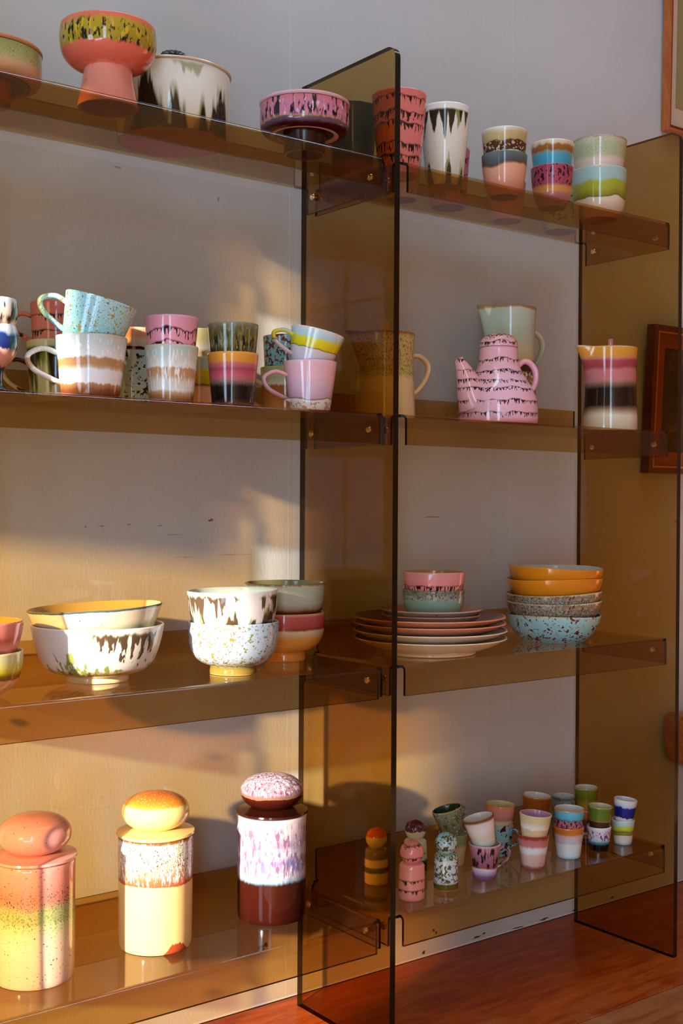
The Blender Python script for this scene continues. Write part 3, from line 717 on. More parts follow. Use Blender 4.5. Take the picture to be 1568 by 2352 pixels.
pot('cup', 'dark olive mottled cup, nested in the orange, pink and black cup', 'cup', (-0.273, YF2, Z2+0.0460), taper_cup(0.033, 0.0403, 0.083), g17u, (130, 130, 116))
g19l = glaze(0.0815, [(0, (226, 210, 192)), (0.20, (230, 216, 204)), (0.225, (120, 98, 84)), (0.245, (206, 158, 176)), (0.5, (222, 184, 196)), (0.66, (240, 186, 194)), (1, (242, 192, 198))], (0.0065, 26), (0.0006, 150), 0,
             [dict(s=170, t=0.53, w=0.04, c=(186, 152, 124), d=2, zr=(-0.1, 0.17), so=0.02)])
pot('mug', 'pale pink mug with white speckled base, carrying the tilted yellow banded mug', 'mug', (-0.123, YF2, Z2), taper_cup(0.0335, 0.0446, 0.0815), g19l, (226, 196, 190), handle=loop_handle(0.0420, 0.017, 0.063, 0.037, HL, 0.011, 0.007, rb=0.0360))
g19u = glaze(0.059, [(0, (206, 200, 196)), (0.20, (214, 200, 206)), (0.44, (218, 206, 206)), (0.47, (120, 92, 20)), (0.49, (224, 204, 20)), (0.66, (232, 218, 40)), (0.74, (226, 220, 90)), (0.77, (186, 218, 224)), (0.92, (206, 224, 228)), (1, (226, 222, 214))], (0.0028, 34), (0.0008, 160), 0)
pot('mug', 'mug with pale blue rim and bright yellow band, tilted in the pale pink mug', 'mug', (-0.1242, YF2, Z2+0.0741), [(0.0325, 0), (0.0340, 0.004), (0.0395, 0.030), (0.0452, 0.059)], g19u, (206, 212, 210), tilt=13.5, handle=loop_handle(0.0405, 0.012, 0.046, 0.032, HL, 0.011, 0.007, rb=0.0362))

# back row
YB2 = 0.193
G_B2 = 'stacked cups at the back of the second shelf'
HL2 = math.atan2(0.55, -0.83)
g12l = glaze(0.094, [(0, (206, 200, 150)), (1, (222, 214, 168))], lines=[
    dict(z=[0.080], len=0.10, ds=60, lw=16, l0=0.36, l1=0.56, c=(120, 122, 50), soft=0.012, us=0.006, d0=0.2), dict(z=[0.078], len=0.095, ds=60, lw=16, l0=0.40, l1=0.56, c=(44, 30, 16), soft=0.012, us=0.006, d0=0.24)])
pot('mug', 'cream mug with dark green drips behind the tan and white mug', 'mug', (-0.511, YB2, Z2), taper_cup(0.041, 0.048, 0.094), g12l, CREAM, handle=loop_handle(0.0460, 0.012, 0.066, 0.038, HL2, rb=0.042), group=G_B2)
pot('mug', 'coral pink mug with black drips, stacked behind the pale blue mug', 'mug', (-0.511, YB2, Z2+0.0790), taper_cup(0.0375, 0.0425, 0.074), pink(0.074, [0.028, 0.052], (226, 124, 110), amp=0.003, len=0.010), (226, 140, 128), handle=loop_handle(0.0400, 0.016, 0.058, 0.032, HL2, rb=0.0385), group=G_B2)
g14l = glaze(0.0885, [(0, (176, 186, 150)), (0.6, (170, 196, 176)), (1, (160, 200, 204))], spots=[dict(s=120, t=0.57, w=0.03, c=(56, 24, 18), d=3), dict(s=200, t=0.66, w=0.03, c=(170, 60, 40), o=5)])
pot('cup', 'mint cup with dark red speckles between the two front stacks', 'cup', (-0.383, YB2, Z2), taper_cup(0.036, 0.042, 0.0885), g14l, CREAM, group=G_B2)
g14u = glaze(0.080, [(0, (206, 40, 16)), (0.56, (214, 46, 20)), (0.575, (30, 14, 10)), (0.615, (40, 20, 14)), (0.625, (196, 184, 160)), (0.76, (206, 192, 166)), (0.82, (218, 156, 130)), (0.95, (226, 170, 140)), (1, (226, 196, 160))], (0.0015, 50), (0.0004, 150), 0.0008)
pot('cup', 'beige cup with a red lower half, stacked on the mint speckled cup', 'cup', (-0.383, YB2, Z2+0.0445), taper_cup(0.0355, 0.0415, 0.080), g14u, CREAM, group=G_B2)
g16l = glaze(0.088, [(0, (222, 160, 110)), (0.42, (224, 166, 118)), (0.47, (110, 72, 20)), (0.50, (186, 160, 10)), (0.72, (216, 196, 30)), (0.80, (186, 206, 176)), (1, (190, 206, 186))], (0.0015, 40))
pot('cup', 'cup with yellow band over peach, behind the black banded cup', 'cup', (-0.262, YB2, Z2), taper_cup(0.035, 0.041, 0.088), g16l, CREAM, group=G_B2)
g16u = glaze(0.080, [(0, (206, 180, 130)), (0.5, (208, 184, 136)), (0.58, (236, 230, 210)), (0.68, (226, 216, 180)), (0.76, (214, 204, 140)), (1, (216, 206, 150))], (0.0015, 40), (0.003, 200))
pot('cup', 'pale yellow cup with white frill, stacked on the yellow and peach cup', 'cup', (-0.262, YB2, Z2+0.0540), taper_cup(0.0345, 0.040, 0.080), g16u, CREAM, group=G_B2)
g18l = glaze(0.0850, [(0, (206, 150, 80)), (0.35, (186, 122, 62)), (0.60, (176, 110, 60)), (0.64, (232, 228, 206)), (0.74, (206, 206, 160)), (1, (186, 192, 120))], (0.002, 40), (0.003, 200))
pot('mug', 'green and brown mug behind the pale pink mug', 'mug', (-0.085, YB2, Z2), taper_cup(0.038, 0.045, 0.0850), g18l, CREAM, handle=loop_handle(0.0430, 0.012, 0.062, 0.030, HL2, rb=0.039), group=G_B2)
g18u = glaze(0.076, [(0, (130, 190, 196)), (1, (150, 200, 200))], spots=[dict(s=130, t=0.52, w=0.03, c=(120, 56, 36), d=3), dict(s=170, t=0.60, w=0.03, c=(90, 30, 26), o=4, d=2)])
pot('cup', 'light blue cup with rust red speckles, stacked behind the yellow banded mug', 'cup', (-0.085, YB2, Z2+0.0640), taper_cup(0.0365, 0.0405, 0.076), g18u, CREAM, group=G_B2)

# ================================================================== second shelf, right bay: jugs and teapot
def jug(label, pos, prof, mat, inner, spout_az, spout, handle, lid=None, under=CLAY, cat='jug', H=None):
    root = empty('jug')
    H = H or prof[-1][1]
    def wp(a, r, z):
        d = math.atan2(math.sin(a-spout_az), math.cos(a-spout_az))
        g = math.exp(-(d/0.30)**2); k = max(0.0, (z/H-0.55)/0.45)
        rr = r + spout*g*k**1.6
        zz = z + (0.004*g*k**3)
        return (rr*math.cos(a), rr*math.sin(a), zz)
    link('body', lathe('body', vessel_rings(prof, 0.0035, 0.008), [mat, plain(inner), plain(under, 0.6)], 96, wp), root)
    link('handle', tube('handle', handle['path'], handle['az'], handle['w'], handle['th'], [handle.get('mat', mat)]), root)
    if lid:
        r = prof[-1][0]-0.0042
        L = link('lid', lathe('lid', [(0, H-0.009, 0), (r-0.002, H-0.009, 0), (r, H-0.0075, 0), (r, H-0.005, 0), (r-0.002, H-0.0035, 0), (0, H-0.0025, 0)], [plain(lid['c'])]), root)
        w, d, h = lid['size']
        me = box_mesh('knob', (-w/2, -d/2, H-0.004), (w/2, d/2, H-0.004+h), lid.get('mat') or plain(lid['kc']), 0.003, 2)
        k = link('knob', me, L); k.rotation_euler = (0, 0, lid.get('rot', 0.0))
    place(root, *pos); tag(root, label, cat, 'jugs on the second shelf')
    return root
def jug_handle(r, rb, z1, z0, ext, az, w=0.016, th=0.008, **kw):
    h = z1-z0
    d = dict(az=az, w=w, th=th, path=[(r-0.002, z1-0.04*h), (r+ext*0.45, z1-0.02*h), (r+ext*0.88, z1-0.16*h), (r+ext, z1-0.36*h), (r+ext*0.78, z1-0.62*h), (rb+ext*0.34, z0+0.14*h), (rb-0.002, z0)])
    d.update(kw); return d
SPL = math.atan2(0.35, -0.94)
g20 = glaze(0.1566, [(0, (226, 196, 140)), (0.46, (230, 202, 150)), (0.54, (190, 178, 100)), (0.72, (206, 180, 118)), (0.95, (200, 176, 116)), (0.985, (150, 90, 60)), (1, (146, 84, 56))], (0.002, 50), (0.002, 200), 0.004,
            [dict(s=360, t=0.57, w=0.05, c=(126, 128, 56), st=0.5, zr=(0.48, 0.98)), dict(s=300, t=0.60, w=0.05, c=(150, 110, 70), o=4, zr=(0.5, 0.99)), dict(s=200, t=0.755, w=0.02, c=(110, 80, 60), o=8)])
jug('cream and green speckled jug with square lid knob, crossed by the middle panel', (0.104, 0.150, Z2), [(0.0555, 0), (0.0562, 0.004), (0.0548, 0.04), (0.0522, 0.085), (0.0522, 0.115), (0.0535, 0.140), (0.0548, 0.1566)], g20, (206, 180, 130), SPL, 0.022,
    jug_handle(0.0520, 0.0535, 0.122, 0.046, 0.036, math.atan2(-0.25, 0.97), 0.016, 0.009, mat=glaze(0.16, [(0, (224, 190, 146)), (1, (222, 180, 140))])), lid=dict(c=(214, 188, 140), kc=(206, 176, 128), size=(0.026, 0.020, 0.026), rot=0.65))
g22 = glaze(0.246, [(0, (150, 116, 70)), (0.40, (150, 120, 78)), (0.47, (60, 40, 24)), (0.54, (64, 44, 26)), (0.56, (206, 186, 140)), (0.66, (206, 198, 166)), (0.76, (190, 204, 184)), (0.975, (196, 208, 190)), (0.985, (176, 140, 90)), (1, (170, 130, 84))], (0.004, 26), (0.0015, 140), 0,
            [dict(s=190, t=0.51, w=0.04, c=(232, 216, 184), d=2, zr=(-0.1, 0.455), so=0.02)])
jug('tall pale mint jug with brown pebbled base standing behind the pink teapot', (0.470, 0.196, Z2), [(0.0535, 0), (0.0540, 0.004), (0.0530, 0.06), (0.0500, 0.13), (0.0495, 0.18), (0.0510, 0.22), (0.0525, 0.246)], g22, (190, 196, 176), SPL, 0.021,
    jug_handle(0.0492, 0.0500, 0.204, 0.122, 0.036, math.atan2(-0.10, 0.99), 0.016, 0.009, mat=glaze(0.25, [(0, (150, 150, 120)), (0.5, (140, 150, 124)), (0.8, (214, 204, 164)), (1, (196, 206, 184))])))
g23 = glaze(0.1713, [(0, (226, 204, 168)), (0.18, (232, 214, 182)), (0.26, (140, 104, 80)), (0.30, (40, 28, 22)), (0.50, (34, 24, 20)), (0.545, (120, 92, 78)), (0.60, (206, 128, 124)), (0.72, (214, 126, 128)), (0.755, (176, 70, 76)), (0.83, (184, 78, 82)), (0.86, (214, 140, 130)), (0.88, (234, 160, 60)), (0.985, (240, 170, 64)), (1, (240, 200, 150))], (0.0035, 20), (0.0005, 160), 0.003)
jug('lidded jug banded yellow, pink, black and cream beside the right panel', (0.665, 0.100, Z2), [(0.0555, 0), (0.0562, 0.004), (0.0552, 0.04), (0.0525, 0.095), (0.0525, 0.125), (0.0540, 0.152), (0.0552, 0.1713)], g23, (236, 170, 70), SPL, 0.023,
    jug_handle(0.0525, 0.0535, 0.142, 0.066, 0.037, math.atan2(0.36, 0.93), 0.015, 0.008, mat=plain((214, 188, 150))), lid=dict(c=(236, 166, 70), kc=(196, 112, 100), size=(0.020, 0.011, 0.024), rot=0.75))

def teapot():
    root = empty('teapot'); H = 0.146
    zs = [0.019, 0.042, 0.066, 0.082, 0.100, 0.122, 0.156, 0.170]
    g = glaze(H, [(0, (226, 140, 120)), (0.03, (238, 160, 160)), (0.08, (244, 184, 194)), (1, (244, 186, 200))], lines=dict(z=zs, c=(30, 22, 24), amp=0.009, len=0.0090, ws=28, ds=420, gs=45, us=0.002, base=0.0006, d0=0.42, d1=0.7))
    prof = [(0.0745, 0), (0.0755, 0.003), (0.0755, 0.030), (0.0735, 0.046), (0.066, 0.066), (0.052, 0.088), (0.0415, 0.106), (0.0375, 0.124), (0.0358, H)]
    link('body', lathe('body', vessel_rings(prof, 0.004, 0.008), [g, plain((226, 140, 140)), plain(CLAY, 0.6)], 80), root)
    LZ = H
    lid = chaikin([(0.0364, LZ+0.0010), (0.0368, LZ+0.0030), (0.0355, LZ+0.012), (0.029, LZ+0.022), (0.016, LZ+0.0270), (0.0, LZ+0.0280)], 2)
    link('lid', lathe('lid', [(0, LZ+0.0006, 0), (0.034, LZ+0.0006, 0)] + [(r, z, 0) for r, z in lid], [g]), root)
    az = math.atan2(0.18, -0.98)
    def tp(k):
        w = 0.054*(1-k)**1.15 + 0.018; t = 0.060*(1-k)**1.3 + 0.0165
        return (w, t)
    link('spout', tube('spout', [(0.050, 0.040), (0.062, 0.062), (0.072, 0.086), (0.082, 0.106), (0.0905, 0.121)], az, 0, 0, [g], taper=tp), root)
    hp = dict(path=[(0.0375, 0.112), (0.050, 0.122), (0.064, 0.118), (0.0735, 0.103), (0.074, 0.085), (0.068, 0.070), (0.060, 0.066)])
    link('handle', tube('handle', hp['path'], math.atan2(-0.45, 0.89), 0.016, 0.011, [glaze(H, [(0, (240, 170, 186)), (1, (242, 176, 192))])]), root)
    place(root, 0.343, 0.100, Z2)
    tag(root, 'pink teapot ringed with black drip lines, its spout towards the left', 'teapot')
teapot()

# ================================================================== third shelf, left bay
W25 = [(0.0470, 0), (0.0480, 0.004), (0.0470, 0.010), (0.0700, 0.014), (0.0830, 0.024), (0.0930, 0.046), (0.0990, 0.070), (0.1012, 0.0870)]
g25 = glaze(0.087, [(0, (240, 214, 160)), (0.13, (244, 222, 172)), (0.17, (150, 110, 50)), (0.22, (190, 160, 100)), (0.28, (224, 214, 200)), (1, (228, 222, 218))], (0.0015, 40), (0.001, 150), 0, lines=[
    dict(z=[0.012], up=True, pk=[(-0.85, 0.14, 0.030), (-0.55, 0.12, 0.038), (-0.30, 0.14, 0.050), (-0.05, 0.14, 0.036), (0.16, 0.08, 0.028), (0.34, 0.10, 0.030), (0.58, 0.14, 0.022), (1.6, 0.4, 0.04)], ds=150, soft=0.012, c=(136, 142, 70), pv=0.8),
    dict(z=[0.012], up=True, pk=[(-0.85, 0.12, 0.018), (-0.4, 0.3, 0.017), (0.1, 0.4, 0.016), (0.6, 0.2, 0.012)], ds=170, soft=0.008, c=(96, 74, 34), pv=0.8),
    dict(z=[0.076], pk=[(-1.35, 0.10, 0.044), (0.16, 0.10, 0.014), (0.24, 0.09, 0.036), (0.42, 0.10, 0.034), (0.60, 0.09, 0.046), (0.78, 0.08, 0.048), (0.95, 0.09, 0.044), (1.15, 0.12, 0.046), (2.3, 0.3, 0.04)], ds=150, soft=0.010, us=0.006, amp=0.008, ws=120, c=(130, 128, 82), pv=0.8),
    dict(z=[0.075], pk=[(-1.35, 0.08, 0.040), (0.25, 0.07, 0.032), (0.42, 0.08, 0.030), (0.60, 0.07, 0.043), (0.78, 0.06, 0.045), (0.95, 0.07, 0.041), (1.15, 0.10, 0.043), (2.3, 0.3, 0.04)], ds=150, soft=0.006, us=0.005, amp=0.008, ws=120, c=(84, 64, 50), pv=0.8)])
pot('bowl', 'large white bowl with green brushy drips on a cream foot', 'bowl', (-0.463, 0.150, Z3), W25, g25, (226, 216, 190), wall=0.0036, floor=0.014)
g25u = glaze(0.085, [(0, (150, 158, 130)), (0.58, (160, 168, 142)), (0.68, (186, 180, 146)), (0.78, (226, 208, 176)), (0.955, (228, 212, 184)), (0.97, (70, 96, 110)), (0.99, (60, 84, 100)), (1, (120, 104, 80))], (0.001, 30), (0.0005, 150), 0, [dict(s=240, t=0.735, w=0.015, c=(50, 70, 80))])
pot('bowl', 'large cream bowl with thin blue rim, resting inside the white and green bowl', 'bowl', (-0.463, 0.150, Z3+0.0290), [(0.0450, 0), (0.0465, 0.004), (0.0640, 0.012), (0.0780, 0.024), (0.0870, 0.044), (0.0935, 0.062), (0.1032, 0.085)], g25u, (196, 168, 104), wall=0.0034, floor=0.008, tilt=-3.0)
W26 = [(0.0375, 0), (0.0385, 0.003), (0.0365, 0.014), (0.0500, 0.017), (0.0640, 0.028), (0.0715, 0.046), (0.0728, 0.066), (0.0728, 0.0842)]
g26 = glaze(0.0842, [(0, (214, 180, 110)), (0.03, (150, 120, 50)), (0.14, (128, 112, 46)), (0.18, (186, 186, 160)), (0.3, (176, 192, 204)), (1, (184, 202, 218))], spots=[
    dict(s=150, t=0.60, w=0.03, c=(142, 124, 54), d=2, zr=(0.15, 1.2)), dict(s=260, t=0.63, w=0.03, c=(112, 104, 56), d=2, o=4, st=0.7, zr=(0.15, 1.2)), dict(s=200, t=0.56, w=0.04, c=(140, 116, 44), d=2, o=8, zr=(0.1, 0.36), so=0.08)])
pot('bowl', 'light blue bowl with ochre flecks and olive foot, below the white painted bowl', 'bowl', (-0.252, 0.095, Z3), W26, g26, (200, 210, 206), wall=0.0036, floor=0.018)
W26u = [(0.0365, 0), (0.0380, 0.003), (0.0500, 0.010), (0.0610, 0.020), (0.0675, 0.034), (0.0715, 0.056), (0.0730, 0.0800)]
g26u = glaze(0.080, [(0, (206, 210, 196)), (0.42, (226, 226, 214)), (0.5, (224, 216, 214)), (1, (230, 224, 222))], lines=[
    dict(z=[0.070], pk=[(-1.35, 0.16, 0.060), (-1.0, 0.12, 0.054), (-0.72, 0.18, 0.056), (-0.32, 0.12, 0.034), (-0.14, 0.12, 0.030), (0.16, 0.10, 0.018), (0.78, 0.10, 0.026), (1.3, 0.2, 0.05)], ds=160, soft=0.016, us=0.006, amp=0.008, ws=120, c=(134, 148, 80), pv=0.8),
    dict(z=[0.070], pk=[(-1.35, 0.14, 0.046), (-1.0, 0.10, 0.040), (-0.72, 0.16, 0.040), (-0.32, 0.11, 0.032), (-0.14, 0.10, 0.029), (0.16, 0.07, 0.014), (0.80, 0.07, 0.022), (1.3, 0.2, 0.05)], ds=160, soft=0.006, us=0.005, amp=0.008, ws=120, c=(90, 68, 54), pv=0.8),
    dict(z=[0.024], up=True, pk=[(0.06, 0.22, 0.042), (-0.25, 0.10, 0.022), (0.5, 0.14, 0.020), (1.10, 0.26, 0.054)], ds=130, soft=0.014, c=(138, 156, 96)),
    dict(z=[0.024], up=True, pk=[(0.08, 0.18, 0.032), (0.62, 0.08, 0.022), (1.12, 0.22, 0.046)], ds=130, soft=0.007, c=(84, 64, 46))])
pot('bowl', 'white bowl with brown and green brushed drips, nested in the light blue flecked bowl', 'bowl', (-0.252, 0.095, Z3+0.0540), W26u, g26u, (206, 214, 196), wall=0.0034, tilt=-1.2)
W27 = [(0.0365, 0), (0.0375, 0.003), (0.0350, 0.016), (0.0480, 0.019), (0.0620, 0.030), (0.0690, 0.048), (0.0702, 0.068), (0.0702, 0.0847)]
g27 = glaze(0.0847, [(0, (230, 150, 60)), (0.5, (232, 156, 66)), (0.53, (214, 178, 120)), (0.64, (220, 196, 156)), (0.68, (140, 56, 50)), (0.74, (176, 74, 72)), (0.94, (196, 92, 90)), (0.97, (206, 150, 110)), (1, (210, 160, 120))], (0.0012, 40), (0.0007, 200), 0.001)
pot('bowl', 'rose, cream and orange footed bowl in the corner below the mint bowl', 'bowl', (-0.091, 0.184, Z3), W27, g27, (206, 180, 150), wall=0.0036, floor=0.02)
W27u = [(0.0350, 0), (0.0365, 0.003), (0.0490, 0.010), (0.0595, 0.020), (0.0650, 0.033), (0.0690, 0.056), (0.0705, 0.0820)]
g27u = glaze(0.082, [(0, (70, 30, 10)), (0.36, (60, 24, 8)), (0.43, (100, 48, 20)), (0.48, (150, 130, 110)), (0.6, (176, 188, 170)), (0.95, (190, 196, 168)), (0.98, (150, 110, 60)), (1, (146, 106, 56))], (0.0015, 40), (0.0012, 220), 0.002)
pot('bowl', 'mint grey bowl with brown lower edge, nested in the rose and orange bowl', 'bowl', (-0.091, 0.184, Z3+0.0535), W27u, g27u, (160, 150, 100), wall=0.0034)
W24 = [(0.0350, 0), (0.0365, 0.003), (0.0480, 0.008), (0.0600, 0.020), (0.0665, 0.040), (0.0678, 0.0650)]
g24l = glaze(0.065, [(0, (226, 166, 106)), (0.40, (230, 172, 112)), (0.44, (130, 84, 30)), (0.52, (150, 110, 20)), (0.60, (206, 186, 40)), (0.74, (214, 200, 110)), (0.86, (206, 204, 150)), (1, (214, 200, 150))], (0.0015, 40))
pot('bowl', 'bowl with yellow and brown band over peach, cut off by the left edge', 'bowl', (-0.676, 0.100, Z3), W24, g24l, CREAM, wall=0.0034)
g24u = glaze(0.064, [(0, (222, 140, 120)), (0.5, (226, 136, 122)), (0.62, (190, 96, 80)), (0.72, (214, 120, 110)), (1, (224, 140, 126))], (0.002, 40), (0.002, 200), 0.002)
pot('bowl', 'small pink bowl nested on the yellow banded bowl at the left edge', 'bowl', (-0.676, 0.100, Z3+0.0430), [(0.0350, 0), (0.0360, 0.003), (0.0480, 0.010), (0.0580, 0.020), (0.0650, 0.042), (0.0678, 0.0640)], g24u, (206, 150, 70), wall=0.0034)

# ================================================================== third shelf, right bay: plates and bowls
def plate(name, label, x, y, z, r, foot, h, c_out, c_in, group, flat=False, rim=None, sp=()):
    o = [(foot, 0), (foot+0.001, 0.003), (foot-0.002, 0.0065), (r*0.72, 0.0095), (r*0.88, h*0.62), (r, h)] if not flat else [(foot, 0), (foot+0.002, 0.002), (r*0.85, h*0.35), (r*0.96, h*0.75), (r, h)]
    m = glaze(h, [(0, c_out), (0.85, c_out), (0.95, rim or c_out), (1, rim or c_out)], spots=sp)
    rings = vessel_rings(o, 0.0045, 0.0068 if not flat else 0.0045, 1)
    o_ = link(name, lathe(name, rings, [m, plain(c_in), plain(CLAY, 0.6)], 96)); place(o_, x, y, z)
    tag(o_, label, 'plate', group)
PX, PY = 0.185, 0.1135
GP = 'dinner plates in the stack'
plate('dinner_plate', 'cream dinner plate at the bottom of the plate stack', PX, PY, Z3, 0.1415, 0.084, 0.0306, (240, 206, 160), (150, 146, 116), GP)
plate('dinner_plate', 'cream dinner plate with grey green top, second from the bottom of the stack', PX, PY, Z3+0.0136, 0.1420, 0.084, 0.0306, (238, 202, 170), (90, 56, 40), GP)
plate('dinner_plate', 'salmon pink dinner plate, third from the bottom of the stack', PX-0.001, PY, Z3+0.0272, 0.1405, 0.084, 0.0306, (230, 150, 112), (90, 40, 34), GP)
plate('dinner_plate', 'salmon dinner plate with plum well, topmost of the large plates', PX-0.003, PY, Z3+0.0388, 0.1410, 0.084, 0.0306, (228, 144, 104), (120, 76, 70), GP)
sp_ = [dict(s=120, t=0.68, w=0.02, c=(90, 50, 34))]
plate('side_plate', 'lower brownish side plate on top of the dinner plates', PX+0.002, PY, Z3+0.0388+0.0075+0.004, 0.0925, 0.052, 0.0220, (176, 136, 116), (110, 84, 70), 'side plates', True, (196, 140, 110), sp_)
plate('side_plate', 'upper grey pink side plate with rust flecked rim under the small bowls', PX+0.003, PY, Z3+0.0388+0.0075+0.004+0.0095, 0.0935, 0.052, 0.0220, (160, 136, 116), (196, 140, 126), 'side plates', True, (206, 150, 130), sp_)
BZ = Z3+0.0388+0.0075+0.004+0.0095+0.0046
WSB = [(0.0400, 0), (0.0415, 0.003), (0.0500, 0.011), (0.0555, 0.026), (0.0572, 0.0520)]
pot('bowl', 'small mint bowl with grey speckled rim standing on the side plates', 'bowl', (PX+0.008, PY, BZ), WSB,
    glaze(0.052, [(0, (130, 160, 140)), (0.60, (138, 168, 150)), (0.72, (166, 172, 152)), (0.92, (130, 134, 120)), (1, (150, 126, 100))], (0.001, 40), (0.0018, 200), 0.003, [dict(s=420, t=0.52, w=0.05, c=(86, 84, 76), st=0.5, zr=(0.66, 1.2), so=0.06, d=2)]), (150, 160, 140), wall=0.0032)
pot('bowl', 'small pink bowl with black drips and ochre inside, top of the plate stack', 'bowl', (PX+0.009, PY, BZ+0.0330), WSB,
    glaze(0.052, [(0, (226, 140, 140)), (0.7, (236, 148, 150)), (1, (226, 156, 160))], lines=dict(z=[0.028], c=(52, 26, 28), amp=0.006, len=0.018, ws=36, ds=300, us=0.003, d0=0.42, d1=0.7)), (186, 142, 80), wall=0.0032)

W29 = [(0.0640, 0), (0.0660, 0.003), (0.0770, 0.012), (0.0880, 0.028), (0.0940, 0.044), (0.0958, 0.0540)]
def wavy(ph, amp):
    def wp(a, r, z):
        k = 1+amp*math.sin(2*a+ph)+amp*0.6*math.sin(3*a+2*ph)
        return (r*k*math.cos(a), r*k*math.sin(a), z*(1+0.03*math.sin(2*a+ph*1.7)))
    return wp
XB, YB = 0.526, 0.124
gb1 = glaze(0.054, [(0, (150, 206, 206)), (0.96, (168, 214, 214)), (1, (206, 180, 140))], spots=[dict(s=85, t=0.58, w=0.02, c=(110, 38, 28), d=5, dist=0.9), dict(s=150, t=0.62, w=0.02, c=(90, 30, 26), d=3, o=4), dict(s=160, t=0.68, w=0.03, c=(190, 130, 60), o=7)])
pot('bowl', 'turquoise bowl with rust red speckles at the bottom of the bowl stack', 'bowl', (XB, YB, Z3), W29, gb1, (160, 200, 196), wall=0.0032, warp=wavy(0.4, 0.006))
gsp = glaze(0.054, [(0, (150, 60, 36)), (0.40, (150, 62, 40)), (0.56, (140, 116, 96)), (0.94, (150, 128, 104)), (0.97, (214, 196, 150)), (1, (216, 198, 150))], (0.001, 40), (0.002, 160), 0.001, [dict(s=190, t=0.53, w=0.05, c=(150, 170, 154), d=3, zr=(0.5, 0.97), so=0.06), dict(s=260, t=0.57, w=0.04, c=(96, 48, 34), d=3, o=5, zr=(0.4, 0.97))])
GB = 'speckled bowls in the stack'
pot('bowl', 'brown speckled bowl with red lower edge, second from the bottom of the bowl stack', 'bowl', (XB+0.001, YB, Z3+0.0260), W29, gsp, (150, 150, 130), wall=0.0032, warp=wavy(1.9, 0.006), tilt=-0.6)
pot('bowl', 'grey green speckled bowl with cream rim, middle of the bowl stack', 'bowl', (XB+0.002, YB, Z3+0.0432), W29, gsp, (150, 150, 130), wall=0.0032, warp=wavy(2.2, 0.006), tilt=-1.6)
gor = glaze(0.054, [(0, (216, 124, 20)), (0.5, (226, 132, 22)), (1, (232, 142, 30))])
pot('bowl', 'orange bowl below the topmost one of the bowl stack', 'bowl', (XB+0.003, YB, Z3+0.0720), W29, gor, (206, 190, 170), wall=0.0032, warp=wavy(3.1, 0.006), tilt=-0.5)
pot('bowl', 'topmost orange bowl of the stack, slightly tilted to the right', 'bowl', (XB+0.004, YB, Z3+0.0940), W29, gor, (206, 196, 184), wall=0.0032, warp=wavy(0.9, 0.006), tilt=1.6)

# ================================================================== bottom shelf, left bay: lidded storage jars
def jar(label, x, y, g, lidc, gk, lid_mat=None, spin=0.0, dz_=0.0, tiltk=0.0):
    root = empty('storage_jar'); H = 0.1745
    prof = [(0.0560, 0), (0.0575, 0.004), (0.0580, 0.03), (0.0585, 0.10), (0.0592, H)]
    link('body', lathe('body', vessel_rings(prof, 0.004, 0.008), [g, plain((200, 170, 140)), plain(CLAY, 0.6)], 96), root)
    L = lid_mat or plain(lidc, 0.1)
    a = H
    rings = [(0, a+0.0008, 0), (0.052, a+0.0008, 0), (0.0600, a+0.0012, 0), (0.0618, a+0.0032, 0), (0.0610, a+0.0060, 0), (0.052, a+0.0072, 0), (0.046, a+0.0085, 0), (0.040, a+0.0100, 0), (0.034, a+0.0108, 0), (0, a+0.0108, 0)]
    lid = link('lid', lathe('lid', rings, [L], 80), root)
    kc, kr, kh = H+0.0365, 0.0535, 0.0300
    k = [(0, kc-0.027, 0), (0.033, kc-0.027, 0)]
    for q in range(-62, 91, 8):
        c = max(0.0, math.cos(R(q))); s = math.sin(R(q))
        k.append((kr*c**0.86, kc+kh*(abs(s)**0.95)*(1 if s > 0 else -1), 0))
    k.append((0, kc+kh, 0))
    kn = link('knob', lathe('knob', k, [gk], 80), lid)
    place(root, x, y, Z4+dz_, 0, spin)
    tag(root, label, 'storage jar', 'lidded storage jars on the bottom shelf')
jar('pink storage jar with green speckled band and pink lid, leftmost of the jars', -0.572, 0.131,
    glaze(0.1745, [(0, (236, 190, 160)), (0.35, (238, 206, 170)), (0.52, (206, 200, 140)), (0.56, (170, 174, 110)), (0.64, (176, 178, 116)), (0.69, (196, 140, 110)), (0.74, (214, 128, 108)), (0.9, (232, 146, 128)), (1, (236, 154, 138))], (0.004, 26), (0.002, 160), 0.006,
          [dict(s=520, t=0.585, w=0.05, c=(84, 44, 30), zr=(0.64, 0.80), so=0.06), dict(s=330, t=0.68, w=0.03, c=(110, 60, 44), o=4), dict(s=380, t=0.56, w=0.06, c=(128, 140, 60), o=8, zr=(0.48, 0.66), so=0.05)]),
    (228, 158, 148), glaze(0.25, [(0, (226, 156, 146)), (1, (220, 148, 138))], spots=[dict(s=340, t=0.70, w=0.02, c=(120, 66, 54))]))
